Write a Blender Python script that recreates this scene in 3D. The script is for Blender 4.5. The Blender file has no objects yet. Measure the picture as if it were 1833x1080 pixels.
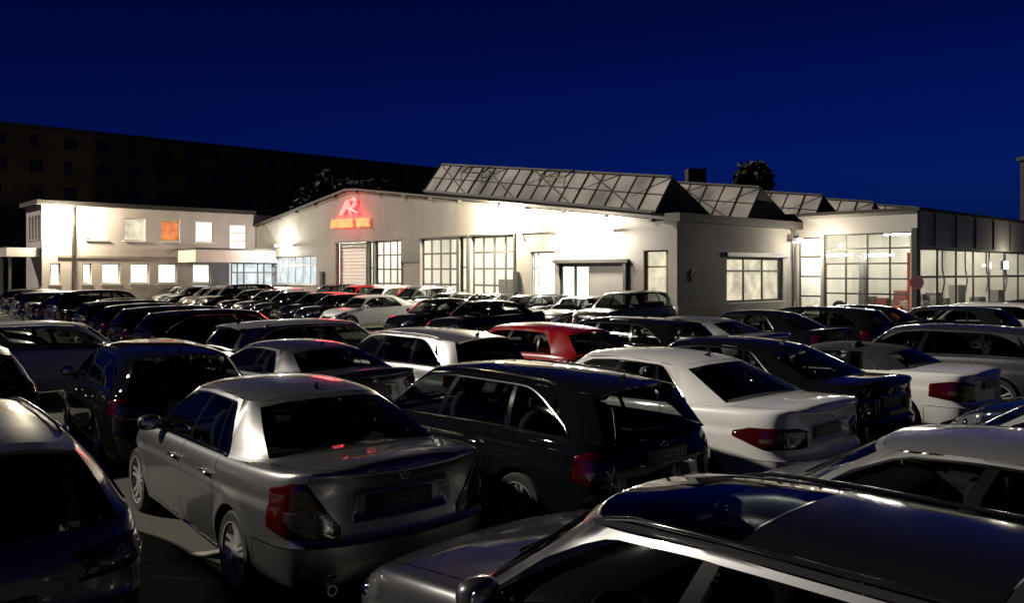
import bpy, bmesh, math, random
import numpy as np
from mathutils import Vector, Matrix

random.seed(7)
scene = bpy.context.scene
COL = scene.collection
R = math.radians

# ---------------------------------------------------------------- camera
FPX, HORIZON, CAMH = 1480.0, 487.0, 2.4          # focal length and horizon in photo pixels (1833 x 1080)
cam_data = bpy.data.cameras.new("camera")
cam_data.sensor_width = 36.0
cam_data.lens = 36.0 * FPX / 1833.0
cam_data.shift_y = -(540.0 - HORIZON) / 1833.0
cam_data.clip_start, cam_data.clip_end = 0.05, 3000
cam = bpy.data.objects.new("camera", cam_data)
cam.location = (0, 0, CAMH)
cam.rotation_euler = (R(90), 0, 0)
COL.objects.link(cam)
scene.camera = cam

# ---------------------------------------------------------------- dusk sky
world = bpy.data.worlds.new("World")
scene.world = world
world.use_nodes = True
wn, wl = world.node_tree.nodes, world.node_tree.links
wn.clear()
sky = wn.new("ShaderNodeTexSky")
sky.sky_type = 'NISHITA'
sky.sun_disc = False
sky.sun_elevation = R(6.0)
sky.sun_rotation = R(215)
sky.air_density, sky.dust_density, sky.ozone_density = 1.0, 0.3, 4.0
tint = wn.new("ShaderNodeMix"); tint.data_type = 'RGBA'; tint.blend_type = 'MULTIPLY'
tint.inputs[0].default_value = 1.0
tint.inputs[7].default_value = (0.006, 0.029, 0.255, 1)
bg = wn.new("ShaderNodeBackground"); bg.inputs[1].default_value = 0.10
wo = wn.new("ShaderNodeOutputWorld")
# the night deepens from the roofs up to the zenith
tcw = wn.new("ShaderNodeTexCoord"); sep = wn.new("ShaderNodeSeparateXYZ"); rmp = wn.new("ShaderNodeValToRGB")
wl.new(tcw.outputs['Generated'], sep.inputs[0]); wl.new(sep.outputs[2], rmp.inputs[0])
els = rmp.color_ramp.elements
els[0].position, els[0].color = 0.0, (.85, .85, .85, 1)
els[1].position, els[1].color = 1.0, (.10, .10, .10, 1)
for p_, c_ in ((.10, 1.0), (.20, .85), (.33, .45), (.6, .18)):
    e_ = els.new(p_); e_.color = (c_, c_, c_, 1)
deep = wn.new("ShaderNodeMix"); deep.data_type = 'RGBA'; deep.blend_type = 'MULTIPLY'; deep.inputs[0].default_value = 1.0
wl.new(tint.outputs[2], deep.inputs[6]); wl.new(rmp.outputs[0], deep.inputs[7])
wl.new(sky.outputs[0], tint.inputs[6]); wl.new(deep.outputs[2], bg.inputs[0]); wl.new(bg.outputs[0], wo.inputs[0])

# one warm sun lamp from the left, added in place of unseen lot lamps
sun_data = bpy.data.lights.new("sun", 'SUN')
sun_data.energy, sun_data.angle, sun_data.color = 3.1, R(1.5), (1.0, 0.91, 0.78)
sun = bpy.data.objects.new("sun", sun_data)
sun.rotation_euler = (R(58), 0, R(-99))
COL.objects.link(sun)

scene.view_settings.view_transform = 'Standard'
scene.view_settings.look = 'None'
scene.view_settings.exposure = 0.0
scene.view_settings.gamma = 1.0
scene.cycles.use_denoising = True
scene.cycles.max_bounces = 6
scene.cycles.transparent_max_bounces = 12
scene.cycles.sample_clamp_indirect = 4.0
scene.cycles.caustics_reflective = False
scene.cycles.caustics_refractive = False

# the parking grid: H runs left and away from the camera, P right and away
ANG = R(42.5)
HV = Vector((-math.sin(ANG), math.cos(ANG), 0))
PV = Vector((math.cos(ANG), math.sin(ANG), 0))

# ---------------------------------------------------------------- materials
def new_mat(name):
    m = bpy.data.materials.new(name); m.use_nodes = True
    nt = m.node_tree
    return m, nt, nt.nodes["Principled BSDF"]

def setp(b, **k):
    for n, v in k.items():
        n = n.replace('_', ' ')
        if n in b.inputs: b.inputs[n].default_value = v

def noise_bump(nt, b, scale, strength, dist=0.01, coords='Object'):
    tc = nt.nodes.new("ShaderNodeTexCoord"); nz = nt.nodes.new("ShaderNodeTexNoise")
    nz.inputs['Scale'].default_value = scale; nz.inputs['Detail'].default_value = 5
    bp = nt.nodes.new("ShaderNodeBump"); bp.inputs['Strength'].default_value = strength; bp.inputs['Distance'].default_value = dist
    nt.links.new(tc.outputs[coords], nz.inputs['Vector']); nt.links.new(nz.outputs[0], bp.inputs['Height'])
    nt.links.new(bp.outputs[0], b.inputs['Normal'])
    return tc, nz

def vary(nt, b, c1, c2, scale, coords='Object', detail=6, lo=0.35, hi=0.65, sock='Base Color'):
    tc = nt.nodes.new("ShaderNodeTexCoord"); nz = nt.nodes.new("ShaderNodeTexNoise")
    nz.inputs['Scale'].default_value = scale; nz.inputs['Detail'].default_value = detail
    rp = nt.nodes.new("ShaderNodeValToRGB")
    rp.color_ramp.elements[0].position, rp.color_ramp.elements[1].position = lo, hi
    rp.color_ramp.elements[0].color = (*c1, 1); rp.color_ramp.elements[1].color = (*c2, 1)
    nt.links.new(tc.outputs[coords], nz.inputs['Vector']); nt.links.new(nz.outputs[0], rp.inputs[0])
    nt.links.new(rp.outputs[0], b.inputs[sock])
    return rp

def simple(name, col, rough=0.5, metal=0.0, **k):
    m, nt, b = new_mat(name)
    setp(b, Base_Color=(*col, 1), Roughness=rough, Metallic=metal, **k)
    return m

def emit(name, col, strength):
    m, nt, b = new_mat(name)
    setp(b, Base_Color=(0.02, 0.02, 0.02, 1), Emission_Color=(*col, 1), Emission_Strength=strength, Roughness=0.4)
    return m

def paint(name, col, metal=0.0, rough=0.35, dust=0.02):
    m, nt, b = new_mat(name)
    if max(col) < .04: setp(b, Specular_IOR_Level=0.0)
    setp(b, Base_Color=(*col, 1), Metallic=metal, Roughness=rough, Coat_Weight=1.0, Coat_Roughness=0.03, Coat_IOR=1.5)
    # thin film of dust: uneven gloss of the clear coat
    tc = nt.nodes.new("ShaderNodeTexCoord"); nz = nt.nodes.new("ShaderNodeTexNoise")
    nz.inputs['Scale'].default_value = 5.0; nz.inputs['Detail'].default_value = 8
    mr = nt.nodes.new("ShaderNodeMapRange")
    mr.inputs[1].default_value, mr.inputs[2].default_value = 0.35, 0.75
    mr.inputs[3].default_value, mr.inputs[4].default_value = 0.012, 0.012 + dust * 2
    nt.links.new(tc.outputs['Object'], nz.inputs['Vector']); nt.links.new(nz.outputs[0], mr.inputs[0])
    nt.links.new(mr.outputs[0], b.inputs['Coat Roughness'])
    return m

def thin_glass(name, tint_col, ior=1.5):
    m = bpy.data.materials.new(name); m.use_nodes = True
    nt = m.node_tree; nt.nodes.clear()
    tr = nt.nodes.new("ShaderNodeBsdfTransparent"); tr.inputs[0].default_value = (*tint_col, 1)
    gl = nt.nodes.new("ShaderNodeBsdfGlossy"); gl.inputs['Roughness'].default_value = 0.02
    fr = nt.nodes.new("ShaderNodeFresnel"); fr.inputs[0].default_value = ior
    mx = nt.nodes.new("ShaderNodeMixShader"); out = nt.nodes.new("ShaderNodeOutputMaterial")
    ge = nt.nodes.new("ShaderNodeNewGeometry"); mr = nt.nodes.new("ShaderNodeMapRange")   # same reflection from both sides of the sheet
    mr.inputs[3].default_value, mr.inputs[4].default_value = ior, 1.0 / ior
    nt.links.new(ge.outputs['Backfacing'], mr.inputs[0]); nt.links.new(mr.outputs[0], fr.inputs[0])
    nt.links.new(fr.outputs[0], mx.inputs[0]); nt.links.new(tr.outputs[0], mx.inputs[1]); nt.links.new(gl.outputs[0], mx.inputs[2])
    nt.links.new(mx.outputs[0], out.inputs[0])
    return m

M = {}
M['black'] = simple('black_plastic', (0.012, 0.012, 0.012), 0.45)
M['gloss_black'] = simple('gloss_black', (0.008, 0.008, 0.009), 0.12)
M['chrome'] = simple('chrome', (0.75, 0.75, 0.75), 0.12, 1.0)
M['rubber'] = simple('tyre_rubber', (0.014, 0.014, 0.014), 0.75)
M['rim'] = simple('alloy', (0.62, 0.62, 0.60), 0.30, 0.55)
M['brake'] = simple('brake_disc', (0.06, 0.055, 0.05), 0.5, 0.6)
M['tail'] = simple('tail_lens', (0.055, 0.0015, 0.002), 0.10, Coat_Weight=1.0)
M['tail_clear'] = simple('tail_clear', (0.12, 0.07, 0.07), 0.10, Coat_Weight=1.0)
M['head'] = simple('head_lens', (0.30, 0.31, 0.32), 0.10, 0.7, Coat_Weight=1.0)
M['bulb'] = simple('head_reflector', (0.85, 0.85, 0.85), 0.06, 1.0)
M['plate'] = simple('plate_black', (0.012, 0.012, 0.013), 0.3)
M['plate_white'] = simple('plate_white', (0.22, 0.22, 0.22), 0.4)
M['cabin'] = simple('cabin_trim', (0.018, 0.018, 0.019), 0.7)
M['fabric'] = simple('seat_fabric', (0.045, 0.043, 0.042), 0.85)
M['soft_top'] = simple('soft_top_canvas', (0.010, 0.010, 0.012), 0.85)
M['glass'] = thin_glass('car_glass', (0.42, 0.45, 0.44))
M['dark_glass'] = thin_glass('car_glass_tinted', (0.10, 0.11, 0.11))
PAINT = {
    'silver': paint('paint_silver', (0.60, 0.60, 0.59), 0.85, 0.36),
    'silver2': paint('paint_light_silver', (0.70, 0.70, 0.69), 0.75, 0.38),
    'pewter': paint('paint_pewter', (0.37, 0.37, 0.365), 0.90, 0.34),
    'grey': paint('paint_grey', (0.115, 0.115, 0.12), 0.80, 0.35),
    'taupe': paint('paint_taupe', (0.065, 0.060, 0.052), 0.6, 0.34),
    'dark': paint('paint_dark_grey', (0.035, 0.036, 0.039), 0.7, 0.32),
    'black': paint('paint_black', (0.006, 0.006, 0.007), 0.0, 0.3),
    'blue': paint('paint_dark_blue', (0.008, 0.010, 0.022), 0.2, 0.3),
    'white': paint('paint_white', (0.72, 0.72, 0.70), 0.0, 0.4),
    'red': paint('paint_red', (0.30, 0.008, 0.010), 0.0, 0.3),
}

# ---------------------------------------------------------------- helpers
def link(o, parent=None):
    COL.objects.link(o)
    if parent is not None: o.parent = parent
    return o

def tag(o, label=None, cat=None, group=None, kind=None):
    if label: o['label'] = label
    if cat: o['category'] = cat
    if group: o['group'] = group
    if kind: o['kind'] = kind
    return o

def make_mesh(name, verts, faces, mats, smooth=None, fmat=None):
    me = bpy.data.meshes.new(name)
    me.from_pydata([tuple(v) for v in verts], [], faces)
    for m in (mats if isinstance(mats, (list, tuple)) else [mats]): me.materials.append(m)
    if fmat is not None: me.polygons.foreach_set('material_index', fmat)
    if smooth is not None:
        me.polygons.foreach_set('use_smooth', [True] * len(me.polygons))
        me.set_sharp_from_angle(angle=R(smooth))
    me.validate(); me.update()
    return me

class MB:
    """collects shapes into one mesh"""
    def __init__(s): s.v, s.f = [], []
    def add(s, verts, faces):
        o = len(s.v); s.v += [tuple(v) for v in verts]; s.f += [tuple(i + o for i in f) for f in faces]; return s
    def box(s, a, b):
        (x0, y0, z0), (x1, y1, z1) = a, b
        return s.add([(x0,y0,z0),(x1,y0,z0),(x1,y1,z0),(x0,y1,z0),(x0,y0,z1),(x1,y0,z1),(x1,y1,z1),(x0,y1,z1)],
                     [(3,2,1,0),(4,5,6,7),(0,1,5,4),(1,2,6,5),(2,3,7,6),(3,0,4,7)])
    def obox(s, o, ex, ey, ez, a, b):
        """box in a frame: o + ex*x + ey*y + ez*z"""
        i = len(s.v); s.box(a, b)
        for k in range(i, len(s.v)):
            x, y, z = s.v[k]; s.v[k] = tuple(o + ex * x + ey * y + ez * z)
        return s
    def tube(s, pts, r, n=6, closed=False):
        pts = [Vector(p) for p in pts]; o = len(s.v); m = len(pts)
        for i, p in enumerate(pts):
            a = pts[(i - 1) % m] if (closed or i > 0) else p
            b = pts[(i + 1) % m] if (closed or i < m - 1) else p
            d = (b - a).normalized()
            up = Vector((0, 0, 1)) if abs(d.z) < 0.9 else Vector((1, 0, 0))
            e1 = d.cross(up).normalized(); e2 = d.cross(e1)
            rr = r[i] if isinstance(r, (list, tuple)) else r
            for k in range(n):
                t = 2 * math.pi * k / n
                s.v.append(tuple(p + e1 * (rr * math.cos(t)) + e2 * (rr * math.sin(t))))
        for i in range(m if closed else m - 1):
            j = (i + 1) % m
            for k in range(n):
                k2 = (k + 1) % n
                s.f.append((o + i*n + k, o + j*n + k, o + j*n + k2, o + i*n + k2))
        if not closed:
            s.f.append(tuple(o + k for k in range(n))[::-1]); s.f.append(tuple(o + (m-1)*n + k for k in range(n)))
        return s
    def lathe(s, prof, n, axis='y', c=(0, 0, 0)):
        """profile [(radius, axial)] turned round an axis through c"""
        o = len(s.v)
        for (r, h) in prof:
            for k in range(n):
                t = 2 * math.pi * k / n
                if axis == 'y': s.v.append((c[0] + r*math.cos(t), c[1] + h, c[2] + r*math.sin(t)))
                elif axis == 'z': s.v.append((c[0] + r*math.cos(t), c[1] + r*math.sin(t), c[2] + h))
                else: s.v.append((c[0] + h, c[1] + r*math.cos(t), c[2] + r*math.sin(t)))
        for i in range(len(prof) - 1):
            for k in range(n):
                k2 = (k + 1) % n
                s.f.append((o+i*n+k, o+i*n+k2, o+(i+1)*n+k2, o+(i+1)*n+k))
        return s
    def blob(s, c, r, n=8, m=5, p=2.0):
        """rounded box: super-ellipsoid"""
        prof = []
        o = len(s.v)
        def se(w, e): return math.copysign(abs(w) ** (2.0 / e), w)
        for i in range(m + 1):
            a = -math.pi/2 + math.pi * i / m
            for k in range(n):
                t = 2*math.pi*k/n
                s.v.append((c[0] + r[0]*se(math.cos(a), p)*se(math.cos(t), p), c[1] + r[1]*se(math.cos(a), p)*se(math.sin(t), p), c[2] + r[2]*se(math.sin(a), p)))
        for i in range(m):
            for k in range(n):
                k2 = (k+1) % n
                s.f.append((o+i*n+k, o+i*n+k2, o+(i+1)*n+k2, o+(i+1)*n+k))
        return s
    def mesh(s, name, mats, smooth=None): return make_mesh(name, s.v, s.f, mats, smooth)
    def build(s, name, mats, parent=None, smooth=None):
        return link(bpy.data.objects.new(name, s.mesh(name, mats, smooth)), parent)

def empty(name, loc=(0, 0, 0), rz=0.0):
    o = bpy.data.objects.new(name, None); o.empty_display_size = 0.3
    o.location = loc; o.rotation_euler = (0, 0, rz)
    COL.objects.link(o); return o

def pchip(pts):
    """monotone cubic through the points"""
    x = np.array([p[0] for p in pts], float); y = np.array([p[1] for p in pts], float)
    h = np.diff(x); d = np.diff(y) / h; n = len(x); m = np.zeros(n)
    if n == 2: m[:] = d[0]
    else:
        for i in range(1, n - 1):
            if d[i-1] * d[i] > 0:
                w1, w2 = 2*h[i] + h[i-1], h[i] + 2*h[i-1]
                m[i] = (w1 + w2) / (w1 / d[i-1] + w2 / d[i])
        m[0], m[-1] = d[0], d[-1]
    def f(q):
        q = np.clip(np.asarray(q, float), x[0], x[-1])
        i = np.clip(np.searchsorted(x, q, side='right') - 1, 0, n - 2)
        t = (q - x[i]) / h[i]; t2, t3 = t*t, t*t*t
        return (2*t3-3*t2+1)*y[i] + (t3-2*t2+t)*h[i]*m[i] + (-2*t3+3*t2)*y[i+1] + (t3-t2)*h[i]*m[i+1]
    return f
# ================================================================ cars
REAR_PLAN = [(0, 0), (.015, .35), (.05, .62), (.11, .8), (.20, .9), (.36, .955), (.6, .985), (1.0, 1)]
FRONT_PLAN = [(0, 0), (.03, .3), (.09, .52), (.18, .7), (.32, .83), (.55, .93), (.85, .98), (1.15, 1)]
WT = [(0, .90), (.08, .945), (.2, .972), (.42, .996), (.60, 1.0), (.70, .998), (.735, .982), (.86, .972), (.93, .957), (.975, .938), (1, .912)]
RX_SEDAN = [(0, .12), (.1, .04), (.22, 0), (.42, 0), (.45, .03), (.50, .05), (.8, .055), (.93, .035), (.985, .012), (1, .02)]
RX_WAGON = [(0, .12), (.1, .04), (.22, 0), (.42, 0), (.45, .025), (.50, .04), (.75, .06), (.9, .10), (1, .13)]
FX = [(0, .14), (.12, .03), (.3, 0), (.5, .015), (.68, .06), (.85, .13), (1, .24)]

def scale_spec(b, **k):
    d = dict(b); d.update(k); return d

SEDAN = dict(kind='sedan', L=4.58, W=1.77, xr=1.04, wb=2.76, wr=.318, ra=.365, sill=.20,
    top=[(0, 1.02), (.06, 1.045), (.14, 1.05), (.35, 1.035), (.7, 1.015), (1.2, .985), (2.0, .955), (3.0, .925), (3.4, .905), (3.9, .845), (4.25, .765), (4.45, .69), (4.58, .61)],
    zr=[(1.0, 1.33), (1.38, 1.40), (1.75, 1.44), (2.15, 1.45), (2.6, 1.43), (3.0, 1.375)], yr=[(1.0, .53), (1.5, .565), (2.2, .59), (3.0, .56)],
    gh=[(.60, 0, 1.34, 0), (.62, .5, 1.36, .5), (.72, .89, 1.43, .90), (1.30, 1, 1.62, 1), (1.56, 1, 1.74, 1), (1.60, 1, 1.78, 1), (2.28, 1, 2.16, 1),
        (2.37, 1, 2.23, 1), (3.24, 1, 2.76, .99), (3.32, .935, 2.83, .93), (3.47, .5, 2.93, .5), (3.51, 0, 2.96, 0)],
    doors=(1.46, 2.33, 3.36), tail=(.60, .34, .52, .90), rx=RX_SEDAN, trim=True, spokes=5)
ESTATE = scale_spec(SEDAN, kind='estate', L=4.60,
    top=[(0, .95), (.06, .965), (.25, .985), (.7, .99), (1.2, .985), (2.0, .96), (3.0, .925), (3.4, .905), (3.9, .845), (4.27, .765), (4.47, .69), (4.60, .61)],
    zr=[(.30, 1.395), (.6, 1.425), (1.0, 1.45), (1.6, 1.465), (2.2, 1.462), (2.6, 1.435), (3.0, 1.375)], yr=[(.3, .55), (.8, .575), (2.2, .59), (3.0, .56)],
    gh=[(.13, 0, .42, 0), (.135, .5, .43, .5), (.19, .93, .47, .93), (.46, 1, .86, 1), (1.22, 1, 1.32, 1), (1.28, 1, 1.37, 1), (2.28, 1, 2.16, 1),
        (2.37, 1, 2.23, 1), (3.24, 1, 2.76, .99), (3.32, .935, 2.83, .93), (3.47, .5, 2.93, .5), (3.51, 0, 2.96, 0)],
    rx=RX_WAGON, tail=(.70, .36, .52, .93), rails=True)
EXEC = scale_spec(SEDAN, kind='sedan', L=4.87, W=1.86, xr=1.12, wb=2.87, wr=.325, ra=.372,
    top=[(0, 1.0), (.06, 1.03), (.16, 1.04), (.4, 1.03), (.8, 1.015), (1.3, .99), (2.1, .965), (3.15, .94), (3.55, .92), (4.1, .86), (4.5, .78), (4.72, .70), (4.87, .62)],
    zr=[(1.0, 1.33), (1.45, 1.405), (1.85, 1.45), (2.3, 1.465), (2.75, 1.445), (3.2, 1.385)], yr=[(1.0, .54), (1.6, .58), (2.3, .60), (3.2, .57)],
    gh=[(.62, 0, 1.40, 0), (.64, .5, 1.42, .5), (.76, .90, 1.50, .91), (1.22, 1, 1.62, 1), (1.60, 1, 1.80, 1), (1.64, 1, 1.84, 1), (2.40, 1, 2.28, 1),
        (2.49, 1, 2.35, 1), (3.42, 1, 2.92, .99), (3.50, .935, 2.99, .93), (3.65, .5, 3.09, .5), (3.69, 0, 3.12, 0)],
    doors=(1.54, 2.45, 3.52), tail=(.42, .62, .56, .84))
COUPE = scale_spec(SEDAN, kind='coupe', L=4.58, W=1.78, xr=1.02,
    zr=[(1.0, 1.27), (1.38, 1.33), (1.75, 1.365), (2.15, 1.375), (2.6, 1.355), (3.0, 1.30)],
    gh=[(.58, 0, 1.30, 0), (.60, .5, 1.32, .5), (.70, .89, 1.38, .90), (1.36, 1, 1.60, 1), (1.62, 1, 1.80, 1), (1.66, 1, 1.84, 1), (2.05, 1, 1.96, 1),
        (2.12, 1, 2.02, 1), (3.24, 1, 2.72, .99), (3.32, .935, 2.80, .93), (3.47, .5, 2.92, .5), (3.51, 0, 2.95, 0)], doors=(1.98, 1.98, 3.34))
HATCH = scale_spec(ESTATE, kind='hatchback', L=4.24, W=1.77, xr=.80, wb=2.60,
    top=[(0, .93), (.06, .95), (.25, .975), (.7, .985), (1.2, .975), (2.0, .945), (2.8, .92), (3.15, .90), (3.6, .84), (3.95, .76), (4.12, .69), (4.24, .62)],
    zr=[(.35, 1.34), (.7, 1.40), (1.1, 1.435), (1.6, 1.45), (2.0, 1.445), (2.4, 1.42), (2.8, 1.36)], yr=[(.3, .53), (.8, .57), (2.2, .59), (3.0, .56)],
    gh=[(.14, 0, .55, 0), (.145, .5, .56, .5), (.22, .92, .62, .92), (.72, 1, .98, 1), (1.05, 1, 1.18, 1), (1.10, 1, 1.22, 1), (1.98, 1, 1.88, 1),
        (2.07, 1, 1.95, 1), (3.00, 1, 2.52, .99), (3.08, .935, 2.59, .93), (3.23, .5, 2.69, .5), (3.27, 0, 2.72, 0)],
    doors=(1.20, 2.03, 3.06), tail=(.66, .40, .52, .95), rails=False, trim=False)
SUV = scale_spec(ESTATE, kind='SUV', L=4.68, W=1.88, xr=.92, wb=2.80, wr=.37, ra=.425, sill=.28,
    top=[(0, 1.06), (.06, 1.08), (.25, 1.10), (.7, 1.11), (1.3, 1.10), (2.1, 1.08), (3.0, 1.06), (3.4, 1.045), (3.9, 1.0), (4.3, .93), (4.52, .84), (4.68, .72)],
    zr=[(.28, 1.62), (.6, 1.66), (1.0, 1.69), (1.6, 1.71), (2.2, 1.705), (2.6, 1.675), (3.0, 1.60)], yr=[(.3, .58), (.8, .61), (2.2, .63), (3.0, .59)],
    gh=[(.14, 0, .44, 0), (.145, .5, .45, .5), (.21, .93, .50, .93), (.48, 1, .80, 1), (1.14, 1, 1.22, 1), (1.22, 1, 1.28, 1), (2.14, 1, 2.06, 1),
        (2.24, 1, 2.14, 1), (3.22, 1, 2.72, .99), (3.30, .935, 2.79, .93), (3.46, .5, 2.90, .5), (3.50, 0, 2.93, 0)],
    doors=(1.36, 2.19, 3.30), tail=(.56, .40, .50, .86))
ROADSTER = scale_spec(COUPE, kind='convertible', L=4.53, W=1.83, xr=1.02, wb=2.56,
    top=[(0, .93), (.06, .965), (.25, .985), (.7, .98), (1.2, .965), (2.0, .935), (2.7, .905), (3.1, .885), (3.7, .82), (4.15, .74), (4.38, .67), (4.53, .60)],
    zr=[(.9, 1.14), (1.2, 1.22), (1.6, 1.27), (2.0, 1.285), (2.3, 1.27), (2.7, 1.20)], yr=[(.9, .50), (1.5, .56), (2.2, .57), (3.0, .54)],
    gh=[(.82, 0, 1.26, 0), (.84, .5, 1.28, .5), (.92, .80, 1.32, .84), (1.30, 1, 1.52, 1), (1.50, 1, 1.62, 1), (1.55, 1, 1.66, 1), (1.80, 1, 1.78, 1),
        (1.86, 1, 1.82, 1), (2.90, 1, 2.40, .99), (2.98, .935, 2.47, .93), (3.14, .5, 2.58, .5), (3.18, 0, 2.61, 0)], doors=(1.75, 1.75, 3.0), tail=(.52, .55, .50, .88), soft=True)

class Body:
    def __init__(s, sp):
        s.sp = sp; s.L, s.W, s.sill = sp['L'], sp['W'], sp['sill']
        s.top, s.zr, s.yr = pchip(sp['top']), pchip(sp['zr']), pchip(sp['yr'])
        s.rx, s.fx, s.wt = pchip(sp['rx']), pchip(sp.get('fx', FX)), pchip(sp.get('wt', WT))
        pl = list(sp.get('rear_plan', REAR_PLAN)) + [(s.L - a, b) for a, b in reversed(sp.get('front_plan', FRONT_PLAN))]
        pl = [(pl[1][0], -pl[1][1])] + pl + [(pl[-2][0], -pl[-2][1])]
        c = [0.0]
        for a, b in zip(pl, pl[1:]): c.append(c[-1] + math.hypot(b[0]-a[0], (b[1]-a[1]) * s.W / 2))
        c = np.array(c) - c[1]
        fx_, fy_ = pchip([(ci, p[0]) for ci, p in zip(c, pl)]), pchip([(ci, p[1]) for ci, p in zip(c, pl)])
        s.S = c[-2]
        s.ds = np.linspace(0, s.S, 1200); s.dx, s.dy = fx_(s.ds), np.clip(fy_(s.ds), 0, 1)
        s.ax = (sp['xr'], sp['xr'] + sp['wb'])
        s.droop, s.crown = .072, .045
        # greenhouse loops
        g = sp['gh']
        b, r = [], []
        for (xb, fb, xt, ft) in g:
            yb = fb * (s.yplan(xb) - .012)
            zb = float(s.top(xb)) + (s.crown * (1 - fb**2.5) if fb < .97 else 0) - .006
            b.append((xb, yb, zb)); yt = ft * float(s.yr(xt))
            r.append((xt, yt, s.roofz(xt, yt)))
        s.gb, s.gr = np.array(b), np.array(r)
        u = [0.0]
        for i in range(len(b) - 1): u.append(u[-1] + .5*np.linalg.norm(s.gb[i+1]-s.gb[i]) + .5*np.linalg.norm(s.gr[i+1]-s.gr[i]))
        s.gu = np.array(u)
        def loop(P):
            P2 = np.vstack([P[1]*[1,-1,1], P, P[-2]*[1,-1,1]]); uu = np.concatenate([[-u[1]], u, [2*u[-1]-u[-2]]])
            return [pchip(list(zip(uu, P2[:, k]))) for k in range(3)]
        s.fb, s.fr = loop(s.gb), loop(s.gr)
    def roofz(s, x, y): return float(s.zr(x)) - s.droop * (abs(y) / float(s.yr(x))) ** 3.2
    def s_of_x(s, x):
        k = np.searchsorted(s.dx, x); return float(s.ds[min(k, len(s.ds)-1)])
    def s_of_yr(s, yn):
        m = len(s.ds)//2; return float(np.interp(yn, s.dy[:m], s.ds[:m]))
    def s_of_yf(s, yn):
        m = len(s.ds)//2; return float(np.interp(yn, s.dy[m:][::-1], s.ds[m:][::-1]))
    def yplan(s, x): return float(np.interp(x, s.dx, s.dy)) * s.W/2 * float(s.wt(1.0))
    def A(s, sv, t):
        x0 = float(np.interp(sv, s.ds, s.dx)); yn = float(np.interp(sv, s.ds, s.dy))
        x = x0 + float(s.rx(t)) * max(0, 1 - x0/.9)**2 - float(s.fx(t)) * max(0, 1 - (s.L-x0)/1.0)**2
        z = s.sill + (float(s.top(x0)) - s.sill) * t
        y = yn * s.W/2 * float(s.wt(t))
        for xa in s.ax:                                                  # flare round the wheel arch
            r = math.hypot(x - xa, z - s.sp['wr'])
            y += .012 * math.exp(-((r - s.sp['ra']) / .06) ** 2) * (yn > .8)
        rec = s.sp.get('recess')
        if rec and x0 < .3:                                              # number plate hollow
            yy = abs(yn * s.W/2)
            wy = 1/(1+math.exp((yy - rec[0]) / .008)); wz = 1/(1+math.exp(-(z - rec[1]) / .007)) / (1+math.exp((z - rec[2]) / .007))
            x += .045 * wy * wz
        return Vector((x, y, z))
    def tbot(s, x0):
        zt = float(s.top(x0)); z = s.sill
        for xa in s.ax:
            d = s.sp['ra']**2 - (x0 - xa)**2
            if d > 0: z = max(z, s.sp['wr'] + math.sqrt(d))
        return (z - s.sill) / (zt - s.sill)
    def nA(s, sv, t):
        e = .004
        a = s.A(min(sv+e, s.S), t) - s.A(max(sv-e, 0), t); b = s.A(sv, min(t+e, 1)) - s.A(sv, max(t-e, 0))
        n = b.cross(a); return n.normalized() if n.length > 1e-9 else Vector((-1, 0, 0))
    def B(s, u, v):
        P0 = np.array([f(u) for f in s.fb]); P1 = np.array([f(u) for f in s.fr])
        e = .01
        d = np.array([s.fb[k](u+e) - s.fb[k](u-e) for k in range(2)]) + np.array([s.fr[k](u+e) - s.fr[k](u-e) for k in range(2)])
        n = np.array([-d[1], d[0]]); n = n / (np.linalg.norm(n) + 1e-9)
        p = P0 + (P1 - P0) * v
        bl = s.sp.get('bulge', .028) * 4 * v * (1 - v)
        fl = 0.0
        if s.gu[1] < u < s.gu[4]: fl = .022 * math.exp(-v / .07) * min(1, (u - s.gu[1]) / .15) * min(1, (s.gu[4] - u) / .15)
        p[:2] += n * (bl + fl)
        return Vector(p)
    def arch(s, u):
        """how far the top edge of the side glass drops towards its ends"""
        g = s.gu; k = 1.0
        ra = s.sp.get('arc', (.9, .30))
        if g[3] <= u <= g[4] + 1e-6:
            w = (g[4] - g[3]) * min(1.0, ra[0]); f = max(0.0, 1 - (u - g[3]) / w); k = max(.30, math.sqrt(max(0, 1 - f**2.4)))
        elif g[7] <= u <= g[8] + 1e-6:
            w = (g[8] - g[7]) * ra[1]; f = max(0.0, 1 - (g[8] - u) / w); k = max(.62, math.sqrt(max(0, 1 - .62*f**2.2)))
        return k
    def Rf(s, u, q):
        x, y, z = [float(f(u)) for f in s.fr]
        return Vector((x, q*y, s.roofz(x, q*y)))
    def cap(s, sv, q):
        e = s.A(sv, 1.0); return Vector((e.x, q*e.y, e.z + s.crown * min(1, abs(e.y) / .45) * (1 - abs(q)**2.5)))

def grid_faces(nu, nv, flip=False):
    f = []
    for i in range(nu - 1):
        for j in range(nv - 1):
            q = (i*nv+j, (i+1)*nv+j, (i+1)*nv+j+1, i*nv+j+1)
            f.append(q[::-1] if flip else q)
    return f

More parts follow.
